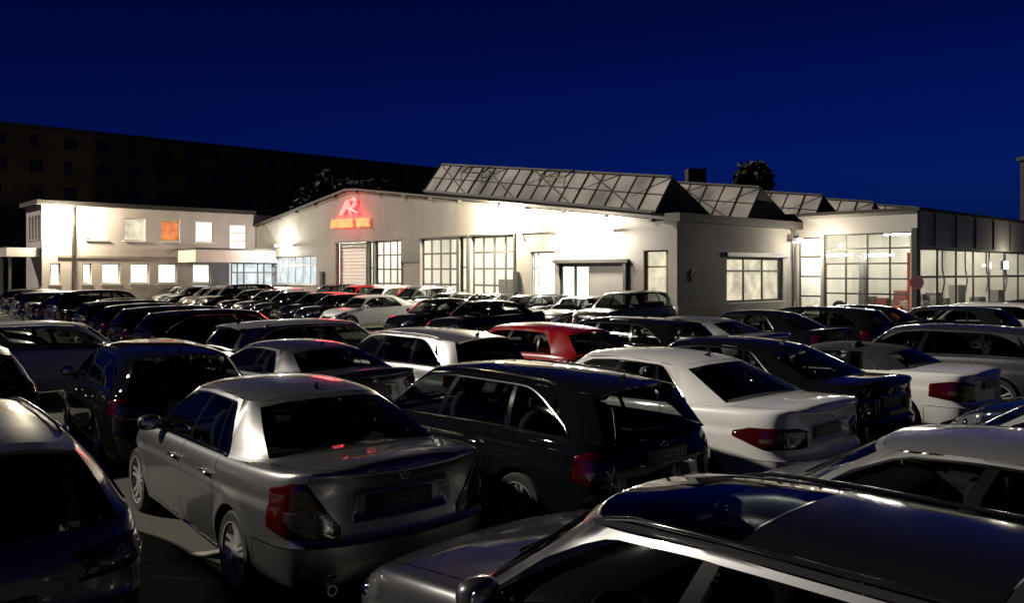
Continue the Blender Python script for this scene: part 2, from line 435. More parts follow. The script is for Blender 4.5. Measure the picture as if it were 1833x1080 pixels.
def cells_to_mesh(name, quads, mat, gap=0.0, smooth=52, weld=1e-4):
    """quads: list of 4 points; welded into one mesh, free rim drawn in by gap so that panels show shut lines"""
    bm = bmesh.new(); cache = {}
    for q in quads:
        vs = []
        for p in q:
            k = (round(p[0]/weld), round(p[1]/weld), round(p[2]/weld))
            if k not in cache: cache[k] = bm.verts.new(p)
            if cache[k] not in vs: vs.append(cache[k])
        if len(vs) >= 3:
            try: bm.faces.new(vs)
            except ValueError: pass
    if gap:
        mv = []
        for v in bm.verts:
            if any(e.is_boundary for e in v.link_edges) and v.link_faces:
                c = Vector((0, 0, 0)); n = Vector((0, 0, 0))
                for f in v.link_faces: c += f.calc_center_median(); n += f.normal
                d = c / len(v.link_faces) - v.co
                if d.length > 1e-6: mv.append((v, d.normalized() * min(gap, d.length*.5)))
        for v, d in mv: v.co += d
    me = bpy.data.meshes.new(name); bm.to_mesh(me); bm.free()
    me.materials.append(mat)
    me.polygons.foreach_set('use_smooth', [True] * len(me.polygons)); me.set_sharp_from_angle(angle=R(smooth))
    return me

def mir(p): return Vector((p[0], -p[1], p[2]))

def lens_patch(body, name, s0, s1, lo, hi, mat, side, h=.009, nu=11, nv=7, sub=None):
    """a lamp: a pillow of the body surface set proud of it"""
    us = [0, .03] + [.03 + .94*i/(nu-3) for i in range(1, nu-3)] + [.97, 1]; vs = [0, .07] + [.07 + .86*i/(nv-3) for i in range(1, nv-3)] + [.93, 1]
    pts = []
    for u in us:
        sv = s0 + (s1 - s0)*u; a, b = lo(u), hi(u)
        for v in vs:
            t = a + (b - a)*v
            edge = u in (0, 1) or v in (0, 1)
            p = body.A(sv, t) + body.nA(sv, t) * (-.004 if edge else h)
            pts.append(p if side > 0 else mir(p))
    return make_mesh(name, pts, grid_faces(len(us), len(vs), flip=side > 0), mat, 50)

def wheel_meshes(r, spokes, w=.215):
    tw = w / 2
    tyre = MB().lathe([(r*.66, -tw*.9), (r*.72, -tw), (r*.93, -tw), (r*.985, -tw*.82), (r, -tw*.5), (r, tw*.5), (r*.985, tw*.82), (r*.93, tw), (r*.72, tw), (r*.66, tw*.9)], 28)
    rim = MB().lathe([(r*.60, -tw*.8), (r*.64, tw*.55), (r*.70, tw*1.0), (r*.735, tw*1.02), (r*.735, tw*.90)], 28)
    rim.lathe([(.001, tw*.86), (r*.10, tw*.86), (r*.17, tw*.78), (r*.19, tw*.5)], 14)
    for k in range(spokes):
        for off in ((-.10, .10) if spokes <= 5 else (0,)):
            a = 2*math.pi*k/spokes + math.pi/2
            d = Vector((math.cos(a), 0, math.sin(a))); e = Vector((-math.sin(a), 0, math.cos(a))); y = Vector((0, 1, 0))
            w0, w1 = r*.05, r*.065
            o0, o1 = e*(off*r*.55), e*(off*r*1.35)
            P = []
            for (rad, ww, oo, dep) in ((r*.12, w0, o0, tw*.80), (r*.42, w0, (o0+o1)*.5, tw*.74), (r*.69, w1, o1, tw*.90)):
                c = d*rad + oo
                P += [c - e*ww + y*(dep-.035), c - e*ww*.8 + y*dep, c + e*ww*.8 + y*dep, c + e*ww + y*(dep-.035)]
            F = []
            for i in range(2):
                for j in range(3): F.append((i*4+j, i*4+j+1, (i+1)*4+j+1, (i+1)*4+j))
            rim.add(P, F)
    disc = MB().lathe([(.001, tw*.28), (r*.5, tw*.28), (r*.52, tw*.20), (r*.60, tw*.1)], 20)
    return tyre.mesh('tyre', M['rubber'], 40), rim.mesh('rim', M['rim'], 40), disc.mesh('brake_disc', M['brake'], 40)

_wheel_cache = {}
def wheels_for(sp):
    k = (sp['wr'], sp['spokes'])
    if k not in _wheel_cache: _wheel_cache[k] = wheel_meshes(*k)
    return _wheel_cache[k]

def car_parts(sp, near):
    """list of (name, mesh, is_paint, location, parent index)"""
    b = Body(sp); out = []
    wagon = sp['kind'] in ('estate', 'hatchback', 'SUV')
    L, W = b.L, b.W
    # ---- stations and rows of the lower body
    step = .055 if near else .15
    st = set(np.arange(0, b.S, step)) | {b.S}
    na = 18 if near else 10
    for xa in b.ax:
        for k in range(na + 1):
            st.add(b.s_of_x(xa + sp['ra'] * .999 * math.cos(math.pi * k / na)))
        for e in (.012, .03): st.add(b.s_of_x(xa - sp['ra'] - e)); st.add(b.s_of_x(xa + sp['ra'] + e))
    xd0, xd1, xd2 = sp['doors']
    yl = .80 if not wagon else .84
    xb_r, xb_f = sp['xr'] - sp['ra'] - .03, b.ax[1] + sp['ra'] + .03
    s_cowl = b.s_of_x(sp['gh'][-1][0] - .30)
    s_deck = b.s_of_x(sp['gh'][0][0] + .30)
    keys = [b.s_of_x(xd0), b.s_of_x(xd1), b.s_of_x(xd2), b.s_of_yr(yl), b.s_of_x(xb_r), b.s_of_x(xb_f), s_cowl, s_deck]
    rec = sp.get('recess')
    if rec:
        for dy in (-.02, -.008, 0, .008, .02): keys.append(b.s_of_yr((rec[0]+dy) / (W/2)))
    st = sorted(st | set(keys))
    ks = set(keys); cl = []
    for v in st:
        if cl and v - cl[-1] < .004:
            if v in ks: cl[-1] = v
            continue
        cl.append(v)
    st = cl
    ts = [0, .05, .10, .2, .3, .36, .42, .45, .5, .58, .66, .70, .735, .78, .84, .89, .93, .96, .98, 1.0] if near else [0, .1, .25, .42, .46, .6, .70, .76, .86, .93, .97, 1.0]
    if rec:
        zt = float(b.top(.05))
        for z in (rec[1]-.012, rec[1], rec[1]+.012, rec[2]-.012, rec[2], rec[2]+.012): ts.append((z - b.sill)/(zt - b.sill))
        ts = sorted(ts)
    G, X0, YN = [], [], []
    for sv in st:
        x0 = float(np.interp(sv, b.ds, b.dx)); yn = float(np.interp(sv, b.ds, b.dy)); tb = b.tbot(x0)
        G.append([b.A(sv, max(t, tb)) for t in ts]); X0.append(x0); YN.append(yn)
    Q = {}
    def put(k, q, s=1):
        Q.setdefault(k, []).append(q if s > 0 else [mir(p) for p in reversed(q)])
    tbr, tbf = .42, .5 if near else .46
    for i in range(len(st) - 1):
        xm, ym, sm = .5*(X0[i]+X0[i+1]), .5*(YN[i]+YN[i+1]), .5*(st[i]+st[i+1])
        for j in range(len(ts) - 1):
            tm = .5*(ts[j]+ts[j+1]); q = [G[i][j], G[i][j+1], G[i+1][j+1], G[i+1][j]]
            for s in (1, -1):
                k = 'body'
                if near:
                    if xm < xb_r and tm < .10: k = 'valance'
                    elif xm < xb_r and tm < tbr: k = 'rear_bumper'
                    elif sm < b.s_of_yr(yl) and tm > tbr: k = 'tailgate' if wagon else 'trunk_lid'
                    elif xm > xb_f and tm < tbf: k = 'front_bumper'
                    elif tm > .10 and xd0 < xm < xd1: k = ('door', 'r', s)
                    elif tm > .10 and xd1 < xm < xd2: k = ('door', 'f', s)
                put(k, q, s)
    # ---- bonnet, deck
    qs = [-1, -.97, -.9, -.75, -.5, -.25, 0, .25, .5, .75, .9, .97, 1] if near else [-1, -.9, -.6, -.2, .2, .6, .9, 1]
    for i in range(len(st) - 1):
        sm = .5*(st[i]+st[i+1])
        for part, ok in (('hood', sm > s_cowl), ('deck', sm < s_deck and not wagon)):
            if not ok: continue
            for j in range(len(qs) - 1):
                q = [b.cap(st[i], qs[j]), b.cap(st[i+1], qs[j]), b.cap(st[i+1], qs[j+1]), b.cap(st[i], qs[j+1])]
                qm = abs(.5*(qs[j]+qs[j+1]))
                k = 'body'
                if near and qm < .9: k = 'hood' if part == 'hood' else 'trunk_lid'
                put(k, q)
    # ---- greenhouse
    sub = [3, 3, 3, 8, 1, 4, 1, 10, 2, 3, 3] if near else [1, 2, 2, 4, 1, 2, 1, 4, 1, 2, 1]
    us, col = [0.0], []
    for k, n in enumerate(sub):
        for i in range(n):
            us.append(b.gu[k] + (b.gu[k+1]-b.gu[k])*(i+1)/n); col.append(k)
    vs = [0, .02, .05, .07, .2, .35, .5, .65, .8, .91, .955, 1.0] if near else [0, .06, .3, .6, .90, 1.0]
    v0, v1 = (.07, .91) if near else (.06, .90)
    def wv(u, v):
        k = b.arch(u)
        return v*(v1*k)/v1 if v <= v1 else v1*k + (v - v1)/(1 - v1)*(1 - v1*k)
    GB = [[b.B(u, wv(u, v)) for v in vs] for u in us]
    soft = sp.get('soft')
    frame_m = 'window_frame'
    two_door = sp['kind'] in ('coupe', 'convertible')
    for i in range(len(us) - 1):
        k = col[i]
        for j in range(len(vs) - 1):
            vm = .5*(vs[j]+vs[j+1]); g = v0 < vm < v1
            q = [GB[i][j], GB[i][j+1], GB[i+1][j+1], GB[i+1][j]]
            for s in (1, -1):
                if k < 2: key = 'rear_window' if g else ('tailgate' if (near and wagon) else ('soft_top' if soft else 'body'))
                elif k == 2: key = 'soft_top' if soft else ('body' if not (near and wagon and False) else 'tailgate')
                elif k in (3, 5, 7):
                    if soft and k == 3: key = 'soft_top'
                    else: key = ('side_window', k, s) if g else (frame_m if vm < v0 else ('soft_top' if soft else 'body'))
                elif k in (4, 6): key = frame_m if vm < v1 else ('soft_top' if soft else 'body')
                elif k == 8: key = 'body'
                else: key = 'windshield' if g else ('gloss' if vm < v0 else 'body')
                put(key, q, s)
    # ---- roof skin
    qr = [-1, -.97, -.92, -.8, -.6, -.3, 0, .3, .6, .8, .92, .97, 1] if near else [-1, -.9, -.6, -.2, .2, .6, .9, 1]
    sun_u = None
    for i in range(len(us) - 1):
        for j in range(len(qr) - 1):
            q = [b.Rf(us[i], qr[j]), b.Rf(us[i+1], qr[j]), b.Rf(us[i+1], qr[j+1]), b.Rf(us[i], qr[j+1])]
            qm = abs(.5*(qr[j]+qr[j+1])); k = 'soft_top' if soft else 'body'
            if sp.get('sunroof') and qm < .92 and sp['gh'][4][2] < .5*(q[0].x+q[1].x): k = 'sunroof' if .5*(q[0].x+q[1].x) > sp['gh'][6][2] else 'roof_glass'
            put(k, q)
    # ---- meshes
    matkey = {'rear_window': 'glass', 'windshield': 'glass', 'side_window': 'glass', 'window_frame': 'gloss_black', 'gloss': 'gloss_black', 'soft_top': 'soft_top', 'sunroof': 'dark_glass', 'roof_glass': 'gloss_black', 'valance': 'black'}
    if 'gloss' in Q: Q.setdefault('window_frame', []).extend(Q.pop('gloss'))
    for k, quads in Q.items():
        nm = k if isinstance(k, str) else k[0]
        gap = .004 if near and nm in ('body', 'door', 'hood', 'trunk_lid', 'tailgate', 'rear_bumper', 'front_bumper') else (.0 if nm not in ('sunroof', 'roof_glass') else .004)
        ispaint = nm not in matkey
        mk = M['dark_glass'] if nm in ('rear_window', 'side_window') and sp.get('privacy') and (nm == 'rear_window' or k[1] in (3, 5)) else M.get(matkey.get(nm, ''), M['black'])
        if nm == 'side_window' and two_door and k[1] == 5: pass
        out.append((nm, cells_to_mesh(nm, quads, mk, gap), ispaint, None, None))
        if nm == 'door' and near:
            di = len(out) - 1; s = k[2]
            xh = (xd0 if k[1] == 'r' else xd1) + .17
            if xd1 > xd0 or k[1] == 'f':
                sv = b.s_of_x(xh); tt = .80; p, n = b.A(sv, tt), b.nA(sv, tt)
                h = MB(); c = p + n*.032; ll = .105
                pts = [(c + Vector((ll*(a), 0, .006*math.cos(a*2.5))) - n*(.030 if abs(a) > .95 else .0)) for a in (-1, -.8, -.4, 0, .4, .8, 1)]
                h.tube(pts if s > 0 else [mir(q) for q in pts], [.010, .013, .015, .016, .015, .013, .010], 8)
                out.append(('door_handle', h.mesh('door_handle', M['chrome'] if sp.get('trim') else M['black'], 60), not sp.get('trim'), None, di))
    bi = next(i for i, o in enumerate(out) if o[0] == 'body')
    # ---- underbody, wheel wells, cabin floor
    ub = MB()
    zf = b.sill + .04
    pl = [(float(x), float(y)*W/2*.80) for x, y in zip(b.dx[::40], b.dy[::40])]
    ring = [(max(.10, min(L-.16, x)), y) for x, y in pl] + [(max(.10, min(L-.16, x)), -y) for x, y in reversed(pl[1:-1])]
    o = len(ub.v); ub.v += [(x, y, zf) for x, y in ring]; ub.f.append(tuple(range(o, o+len(ring))))
    for xa in b.ax:
        for s in (1, -1):
            ye, yi = W/2*.975, W/2 - .34
            n = 10; P = []
            for k in range(n+1):
                a = math.pi*k/n
                for y in (ye, yi): P.append((xa + (sp['ra'] - .001)*math.cos(a), s*y, sp['wr'] + (sp['ra']-.001)*math.sin(a)))
            ub.add(P, grid_faces(n+1, 2, flip=s < 0))
            o = len(ub.v); ub.v += [(P[2*k+1]) for k in range(n+1)]; ub.f.append(tuple(range(o, o+n+1)))
    out.append(('underbody', ub.mesh('underbody', M['black']), False, None, None))
    # ---- wheels
    ty, rm, dc = wheels_for(sp)
    for xa in b.ax:
        for s in (1, -1):
            out.append(('wheel', ty, False, (xa, s*(W/2 - .125), sp['wr'], 0 if s > 0 else math.pi), None))
            wi = len(out) - 1
            out.append(('rim', rm, False, None, wi))
            if near: out.append(('brake_disc', dc, False, None, wi))
    # ---- lamps
    yi, xo, lo, hi = sp['tail']
    tp = sp.get('tail_shape', 'taper')
    for s in (1, -1):
        s0, s1 = b.s_of_yr(yi), b.s_of_x(xo)
        if tp == 'taper':
            flo = lambda u: lo + (hi-lo)*.22*max(0, (u-.5)/.5) + (hi-lo)*.06*(1-u); fhi = lambda u: hi - (hi-lo)*.16*max(0, (u-.6)/.4) - (hi-lo)*.10*(1-min(1, u/.3))
        elif tp == 'slant':
            flo = lambda u: lo + (hi-lo)*.20*max(0, (u-.55)/.45); fhi = lambda u: hi - (hi-lo)*(.80*max(0, 1-u/.42) + .12*max(0, (u-.6)/.4))
        elif tp == 'hex':
            flo = lambda u: lo + (hi-lo)*(.10*max(0, 1-u/.12) + .55*max(0, (u-.62)/.38)); fhi = lambda u: hi - (hi-lo)*(.16*max(0, 1-u/.16) + .22*max(0, (u-.78)/.22))
        else:
            flo = lambda u: lo + (hi-lo)*.30*(u*u); fhi = lambda u: hi - (hi-lo)*.05*(1-u)
        out.append(('taillight', lens_patch(b, 'taillight', s0, s1, flo, fhi, M['tail'], s, nu=19 if near else 6, nv=8 if near else 5), False, None, None))
        if near:
            ti = len(out) - 1; m_ = .5*(lo+hi) - (hi-lo)*.06
            c0, c1 = s0 + (s1-s0)*.20, s0 + (s1-s0)*.66
            rib = MB()
            for fr_ in (.26, .56, .76):
                pts = []
                for i in range(9):
                    u = .06 + .88*i/8; sv = s0 + (s1-s0)*u; tt = flo(u) + (fhi(u)-flo(u))*fr_; p = b.A(sv, tt) + b.nA(sv, tt)*.0085; pts.append(p if s > 0 else mir(p))
                rib.tube(pts, .0035, 5)
            out.append(('lamp_rib', rib.mesh('lamp_rib', M['gloss_black'], 60), False, None, ti))
            out.append(('lens', lens_patch(b, 'lens', c0, c1, lambda u: flo(.20 + .46*u) + (fhi(.20 + .46*u) - flo(.20 + .46*u))*.30, lambda u: flo(.20 + .46*u) + (fhi(.20 + .46*u) - flo(.20 + .46*u))*.50, M['tail_clear'], s, h=.0115, nu=9, nv=5), False, None, ti))
        h0, h1 = b.s_of_yf(.62), b.s_of_x(L - .62)
        hlo, hhi = .60, .97
        out.append(('headlight', lens_patch(b, 'headlight', h1, h0, lambda u: hlo + .16*(1-u), lambda u: hhi - .02*u, M['head'], s, h=.006, nu=9 if near else 6, nv=6 if near else 5), False, None, None))
        hi_ = len(out) - 1
        for fr in (.38, .72):
            sv = h1 + (h0-h1)*fr; p = b.A(sv, .80) - b.nA(sv, .80)*.026
            bl = MB().blob(p if s > 0 else mir(p), (.05, .055, .05), 10, 6)
            out.append(('reflector', bl.mesh('reflector', M['bulb'], 60), False, None, hi_))
    # ---- grille and plates
    e = b.s_of_yf(.40)
    gq = []
    for s in (1, -1):
        rows = [.58, .64, .70, .76, .82, .88, .94]
        for a, c in zip(rows, rows[1:]):
            for (i0, i1) in ((e, .5*(e+b.S)), (.5*(e+b.S), b.S)):
                q = [b.A(i0, a) + b.nA(i0, a)*.008, b.A(i0, c) + b.nA(i0, c)*.008, b.A(i1, c) + Vector((.012, 0, 0)), b.A(i1, a) + Vector((.012, 0, 0))]
                gq.append(q if s > 0 else [mir(p) for p in reversed(q)])
    out.append(('grille', cells_to_mesh('grille', gq, M['gloss_black']), False, None, None)); gi = len(out) - 1
    if near or True:
        bars = MB()
        for t in (.62, .70, .78, .86):
            bars.tube([b.A(sv, t) + Vector((.016, 0, 0)) for sv in (e, .5*(e+b.S), b.S)] + [mir(b.A(sv, t) + Vector((.016, 0, 0))) for sv in (.5*(e+b.S), e)], .008, 5)
        out.append(('grille_bar', bars.mesh('grille_bar', M['chrome'], 60), False, None, gi))
    def plate(x, z, nx, blocks):
        m = MB().box((min(x, x+nx*.016), -.262, z-.058), (max(x, x+nx*.016), .262, z+.058))
        out.append(('license_plate', m.mesh('license_plate', M['plate']), False, None, None)); pi = len(out) - 1
        if near:
            w = MB(); xx = x + nx*.0165; rnd = random.Random(3)
            for (y0, z0, y1, z1) in blocks:
                a, c = (xx, xx + nx*.002)
                w.box((min(a, c), y0, z+z0), (max(a, c), y1, z+z1))
            out.append(('dealer_print', w.mesh('dealer_print', M['plate_white']), False, None, pi))
    blk = [(-.17, -.048, .16, -.040), (-.16, .018, -.10, .034), (-.09, .020, -.03, .036), (-.02, .020, .02, .034), (.05, .018, .10, .030), (-.13, -.018, -.09, .006),
           (-.05, -.022, .01, .004), (.03, -.016, .07, .008), (.10, -.02, .15, -.004), (-.20, -.03, -.17, .03)]
    zp = sp.get('plate_z', .80 if not wagon else .83)
    tz = (zp - b.sill) / (float(b.top(.03)) - b.sill)
    plate(b.A(0, tz).x - .004, zp, -1, blk)
    plate(L + .004 - float(b.fx(.3)), b.sill + .28, 1, blk)
    # ---- mirrors
    for s in (1, -1):
        xm = sp['gh'][8][0] - .13; ym = b.yplan(xm) + .115; zm = float(b.top(xm)) + .075
        mb = MB().blob((xm, s*ym, zm), (.065, .105, .072), 12, 8, 2.6)
        mb.tube([(xm+.01, s*(ym-.16), zm-.06), (xm+.01, s*(ym-.06), zm-.045)], .022, 6)
        out.append(('mirror', mb.mesh('mirror', M['black'], 60), not sp.get('black_mirror'), None, None)); mi = len(out) - 1
        if near:
            g = MB().blob((xm-.058, s*ym, zm), (.010, .085, .056), 10, 6, 3)
            out.append(('mirror_glass', g.mesh('mirror_glass', M['chrome'], 60), False, None, mi))
    # ---- bright trim round the side windows
    if sp.get('trim'):
        n = 7 if near else 3
        for s in (1, -1):
            lo_, hi_p = [], []
            for k in range(3, 8):
                for i in range(n): lo_.append(b.gu[k] + (b.gu[k+1]-b.gu[k])*i/n)
            lo_.append(b.gu[8])
            def off(u, v):
                p = b.B(u, v); nn = Vector((0, 1, .35)).normalized(); return p + nn*.006
            pts = [off(u, v0-.02) for u in lo_] + [off(b.gu[8], v) for v in (.3, .5)] + [off(u, v1*b.arch(u)+.01) for u in reversed(lo_)] + [off(b.gu[3], v) for v in (.2, .12)]
            if s < 0: pts = [mir(p) for p in pts]
            out.append(('window_trim', MB().tube(pts, .0085, 5, closed=True).mesh('window_trim', M['chrome'], 60), False, None, None))
    if sp.get('rails'):
        for s in (1, -1):
            uu = [b.gu[3] + (b.gu[8]-b.gu[3])*i/12 for i in range(13)]
            pts = []
            for i, u in enumerate(uu):
                p = b.Rf(u, .93); h = .022 if 0 < i < 12 else .002
                pts.append(Vector((p.x, s*p.y, p.z + h)))
            out.append(('roof_rail', MB().tube(pts, .011, 6).mesh('roof_rail', M[sp.get('rail_mat', 'gloss_black')], 60), False, None, None))
    if not near: return out
    for s in (1, -1):                                                     # bright sill strip
        xs_ = np.linspace(b.ax[0] + sp['ra'] + .04, b.ax[1] - sp['ra'] - .04, 10)
        pts = [b.A(b.s_of_x(x), .075) + b.nA(b.s_of_x(x), .075)*.006 for x in xs_]
        if s < 0: pts = [mir(p) for p in pts]
        out.append(('sill_trim', MB().tube(pts, .010, 6).mesh('sill_trim', M['chrome'], 60), False, None, None))
        sv = b.s_of_x(.28); p0, p1 = b.A(b.s_of_yr(.62), .20), b.A(b.s_of_yr(.82), .20)
        pts = [b.A(b.s_of_yr(.60 + .25*i/5), .20) + b.nA(b.s_of_yr(.60 + .25*i/5), .20)*.004 for i in range(6)]
        if s < 0: pts = [mir(p) for p in pts]
        out.append(('rear_reflector', MB().tube(pts, .014, 6).mesh('rear_reflector', M['tail'], 60), False, None, None))
    # ---- near cars only: aerial, exhausts, seats, wheel, emblem
    if not soft:
        p = b.Rf(b.gu[0] + .02, 0)
        fin = MB()
        fx = p.x + .16; fz = b.roofz(fx, 0)
        fin.add([(fx+.09, 0, fz-.01), (fx-.02, .020, fz-.012), (fx-.02, -.020, fz-.012), (fx-.035, 0, fz+.055), (fx+.0, 0, fz+.045)], [(0, 1, 4), (1, 3, 4), (0, 4, 2), (2, 4, 3), (1, 2, 3)])
        out.append(('aerial', fin.mesh('aerial', M['gloss_black']), False, None, None))
    if wagon:
        u0 = b.gu[2]
        P = []
        uu = [u0*i/6 for i in range(7)]
        for u in reversed(uu): P.append(mir(b.Rf(u, 1)))
        for u in uu[1:]: P.append(b.Rf(u, 1))
        n = len(P); V = []
        for p in P: V += [p + Vector((.05, 0, .012)), p + Vector((-.10, 0, -.006)), p + Vector((-.095, 0, -.028)), p + Vector((.02, 0, -.03))]
        F = []
        for i in range(n-1):
            for j in range(3): F.append((i*4+j, (i+1)*4+j, (i+1)*4+j+1, i*4+j+1))
        out.append(('roof_spoiler', make_mesh('roof_spoiler', V, F, M['black'], 40), True, None, None))
        wp = MB(); c = b.B(0, .10) + Vector((-.012, 0, 0))
        wp.tube([c, b.B(b.gu[1]*.5, .13) + Vector((-.016, 0, 0)), b.B(b.gu[1]*1.05, .17) + Vector((-.014, 0, 0))], .009, 5)
        out.append(('wiper', wp.mesh('wiper', M['black'], 60), False, None, None))
    for s in (1, -1):
        e_ = MB().lathe([(.036, 0), (.036, -.16), (.028, -.16), (.026, -.02)], 14, 'x', (.20, s*.55, b.sill + .07))
        out.append(('exhaust', e_.mesh('exhaust', M['chrome'], 50), False, None, None))
    ez = sp.get('emblem_z', float(b.top(.03)) - .055); tz = (ez - b.sill) / (float(b.top(.03)) - b.sill); ex = b.A(0, min(.99, tz)).x - .006
    er = sp.get('emblem_r', .040)
    em = MB().tube([(ex, er*math.cos(a), ez + er*math.sin(a)) for a in [2*math.pi*i/16 for i in range(16)]], .005, 5, closed=True)
    for a in (math.pi/2, math.pi/2 + 2.094, math.pi/2 - 2.094): em.tube([(ex, 0, ez), (ex, er*math.cos(a), ez + er*math.sin(a))], [.006, .002], 5)
    out.append(('emblem', em.mesh('emblem', M['chrome'], 60), False, None, None))
    if not wagon:
        pz = zp + .085; px = b.A(0, (pz - b.sill)/(float(b.top(.03)) - b.sill)).x
        if rec: pz, px = rec[2] + .004, b.A(0, min(1, (rec[2] + .02 - b.sill)/(float(b.top(.03)) - b.sill))).x
        pts = [(px - .008 + .03*(y/.36)**2 * 0, y, pz) for y in (-.36, -.2, 0, .2, .36)]
        out.append(('plate_bar', MB().tube(pts, [.007, .011, .011, .011, .007], 6).mesh('plate_bar', M['chrome'], 60), False, None, None))
    gh = sp['gh']; xB = gh[6][0]; zs = b.sill + .12
    def seat(x, y, w, name='seat'):
        m = MB()
        m.blob((x+.22, y, zs+.20), (.27, w/2, .10), 12, 6, 3.2)
        m.blob((x-.06, y, zs+.50), (.085, w/2*.94, .36), 12, 8, 3.2)
        m.blob((x-.12, y, zs+.93), (.05, min(.14, w*.3), .085), 10, 6, 2.8)
        m.tube([(x-.10, y-.05, zs+.8), (x-.12, y-.05, zs+.9)], .006, 5); m.tube([(x-.10, y+.05, zs+.8), (x-.12, y+.05, zs+.9)], .006, 5)
        out.append((name, m.mesh(name, M['fabric'], 60), False, None, None))
    for y in (.37, -.37): seat(xB + .12, y, .52)
    xr_ = (gh[3][0] + .42) if not wagon else gh[4][0] + .12
    if not soft:
        m = MB(); m.blob((xr_+.22, 0, zs+.22), (.26, .64, .10), 14, 6, 3.4); m.blob((xr_-.06, 0, zs+.50), (.08, .64, .32), 14, 8, 3.4)
        for y in (-.42, 0, .42): m.blob((xr_-.10, y, zs+.86), (.045, .12, .07), 10, 6, 2.8)
        out.append(('rear_bench', m.mesh('rear_bench', M['fabric'], 60), False, None, None))
        if not wagon:
            out.append(('parcel_shelf', MB().box((gh[0][0]+.05, -.60, float(b.top(.7))-.09), (xr_-.04, .60, float(b.top(.7))-.05)).mesh('parcel_shelf', M['cabin']), False, None, None))
    xd = gh[8][0]
    m = MB(); m.blob((xd-.12, 0, float(b.top(xd))-.10), (.30, .70, .11), 16, 8, 3.0)
    out.append(('dashboard', m.mesh('dashboard', M['cabin'], 60), False, None, None))
    sw = MB(); c = Vector((xd-.50, .37, float(b.top(xd))-.10)); ax = Vector((-.42, 0, .90)); e1 = Vector((0, 1, 0)); e2 = Vector((.90, 0, .42))
    sw.tube([c + e1*(.185*math.cos(a)) + e2*(.185*math.sin(a)) for a in [2*math.pi*i/22 for i in range(22)]], .016, 7, closed=True)
    for a in (0, math.pi, -math.pi/2): sw.tube([c, c + e1*(.18*math.cos(a)) + e2*(.18*math.sin(a))], .016, 5)
    sw.blob(c, (.05, .07, .05), 10, 6)
    sw.tube([c, c + Vector((.35, 0, -.16))], .03, 6)
    out.append(('steering_wheel', sw.mesh('steering_wheel', M['cabin'], 60), False, None, None))
    p = b.B(b.gu[11], .86)
    out.append(('rear_view_mirror', MB().blob((p.x-.10, 0, p.z-.02), (.015, .11, .035), 10, 6, 3).mesh('rear_view_mirror', M['black'], 60), False, None, None))
    for s in (1, -1):
        y0 = .10
        p0 = b.cap(b.s_of_x(gh[9][0]-.02), .85*s); 
        pts = [b.B(b.gu[10] + (b.gu[11]-b.gu[10])*f, .075 + .05*f) for f in (0, .5, 1)] if s > 0 else [mir(b.B(b.gu[9] + (b.gu[11]-b.gu[9])*f, .085 + .03*f)) for f in (.1, .4, .8)]
        pts = [Vector((q.x + .012, q.y, q.z + .01)) for q in pts]
        out.append(('wiper', MB().tube(pts, .008, 5).mesh('wiper', M['black'], 60), False, None, None))
    return out

_parts_cache = {}
def place_car(sp_name, sp, near, rear, ang, paint_key, label, group=None, name=None, extra=None):
    """rear: ground point below the middle of the rear bumper; ang: heading"""
    key = (sp_name, near)
    if key not in _parts_cache: _parts_cache[key] = car_parts(sp, near)
    nm = name or {'sedan': 'parked_sedan', 'estate': 'parked_estate_car', 'coupe': 'parked_coupe', 'hatchback': 'parked_hatchback', 'SUV': 'parked_suv', 'convertible': 'parked_convertible'}[sp['kind']]
    root = empty(nm, (rear[0], rear[1], 0), ang)
    tag(root, label, 'car', group)
    objs = []
    for (pn, me, is_paint, loc, par) in _parts_cache[key]:
        o = bpy.data.objects.new(pn, me)
        link(o, root if par is None else objs[par])
        if loc: o.location = loc[:3]; o.rotation_euler = (0, 0, loc[3])
        if is_paint:
            o.material_slots[0].link = 'OBJECT'; o.material_slots[0].material = PAINT[paint_key]
        objs.append(o)
    return root
# ================================================================ the place
def W3(p, h, z=0.0): return PV * p + HV * h + Vector((0, 0, z))      # parking-grid coordinates to world

def ray_d(px): return (px - 916.5) / FPX
def on_P(px, py, P):
    """photo pixel on the vertical plane P = const -> (h, z)"""
    u = ray_d(px); d = P / (u*math.cos(ANG) + math.sin(ANG)); x = u*d
    return (-math.sin(ANG)*x + math.cos(ANG)*d, CAMH + (HORIZON - py)*d/FPX)
def on_H(px, py, Hc):
    u = ray_d(px); d = Hc / (math.cos(ANG) - u*math.sin(ANG)); x = u*d
    return (math.cos(ANG)*x + math.sin(ANG)*d, CAMH + (HORIZON - py)*d/FPX)

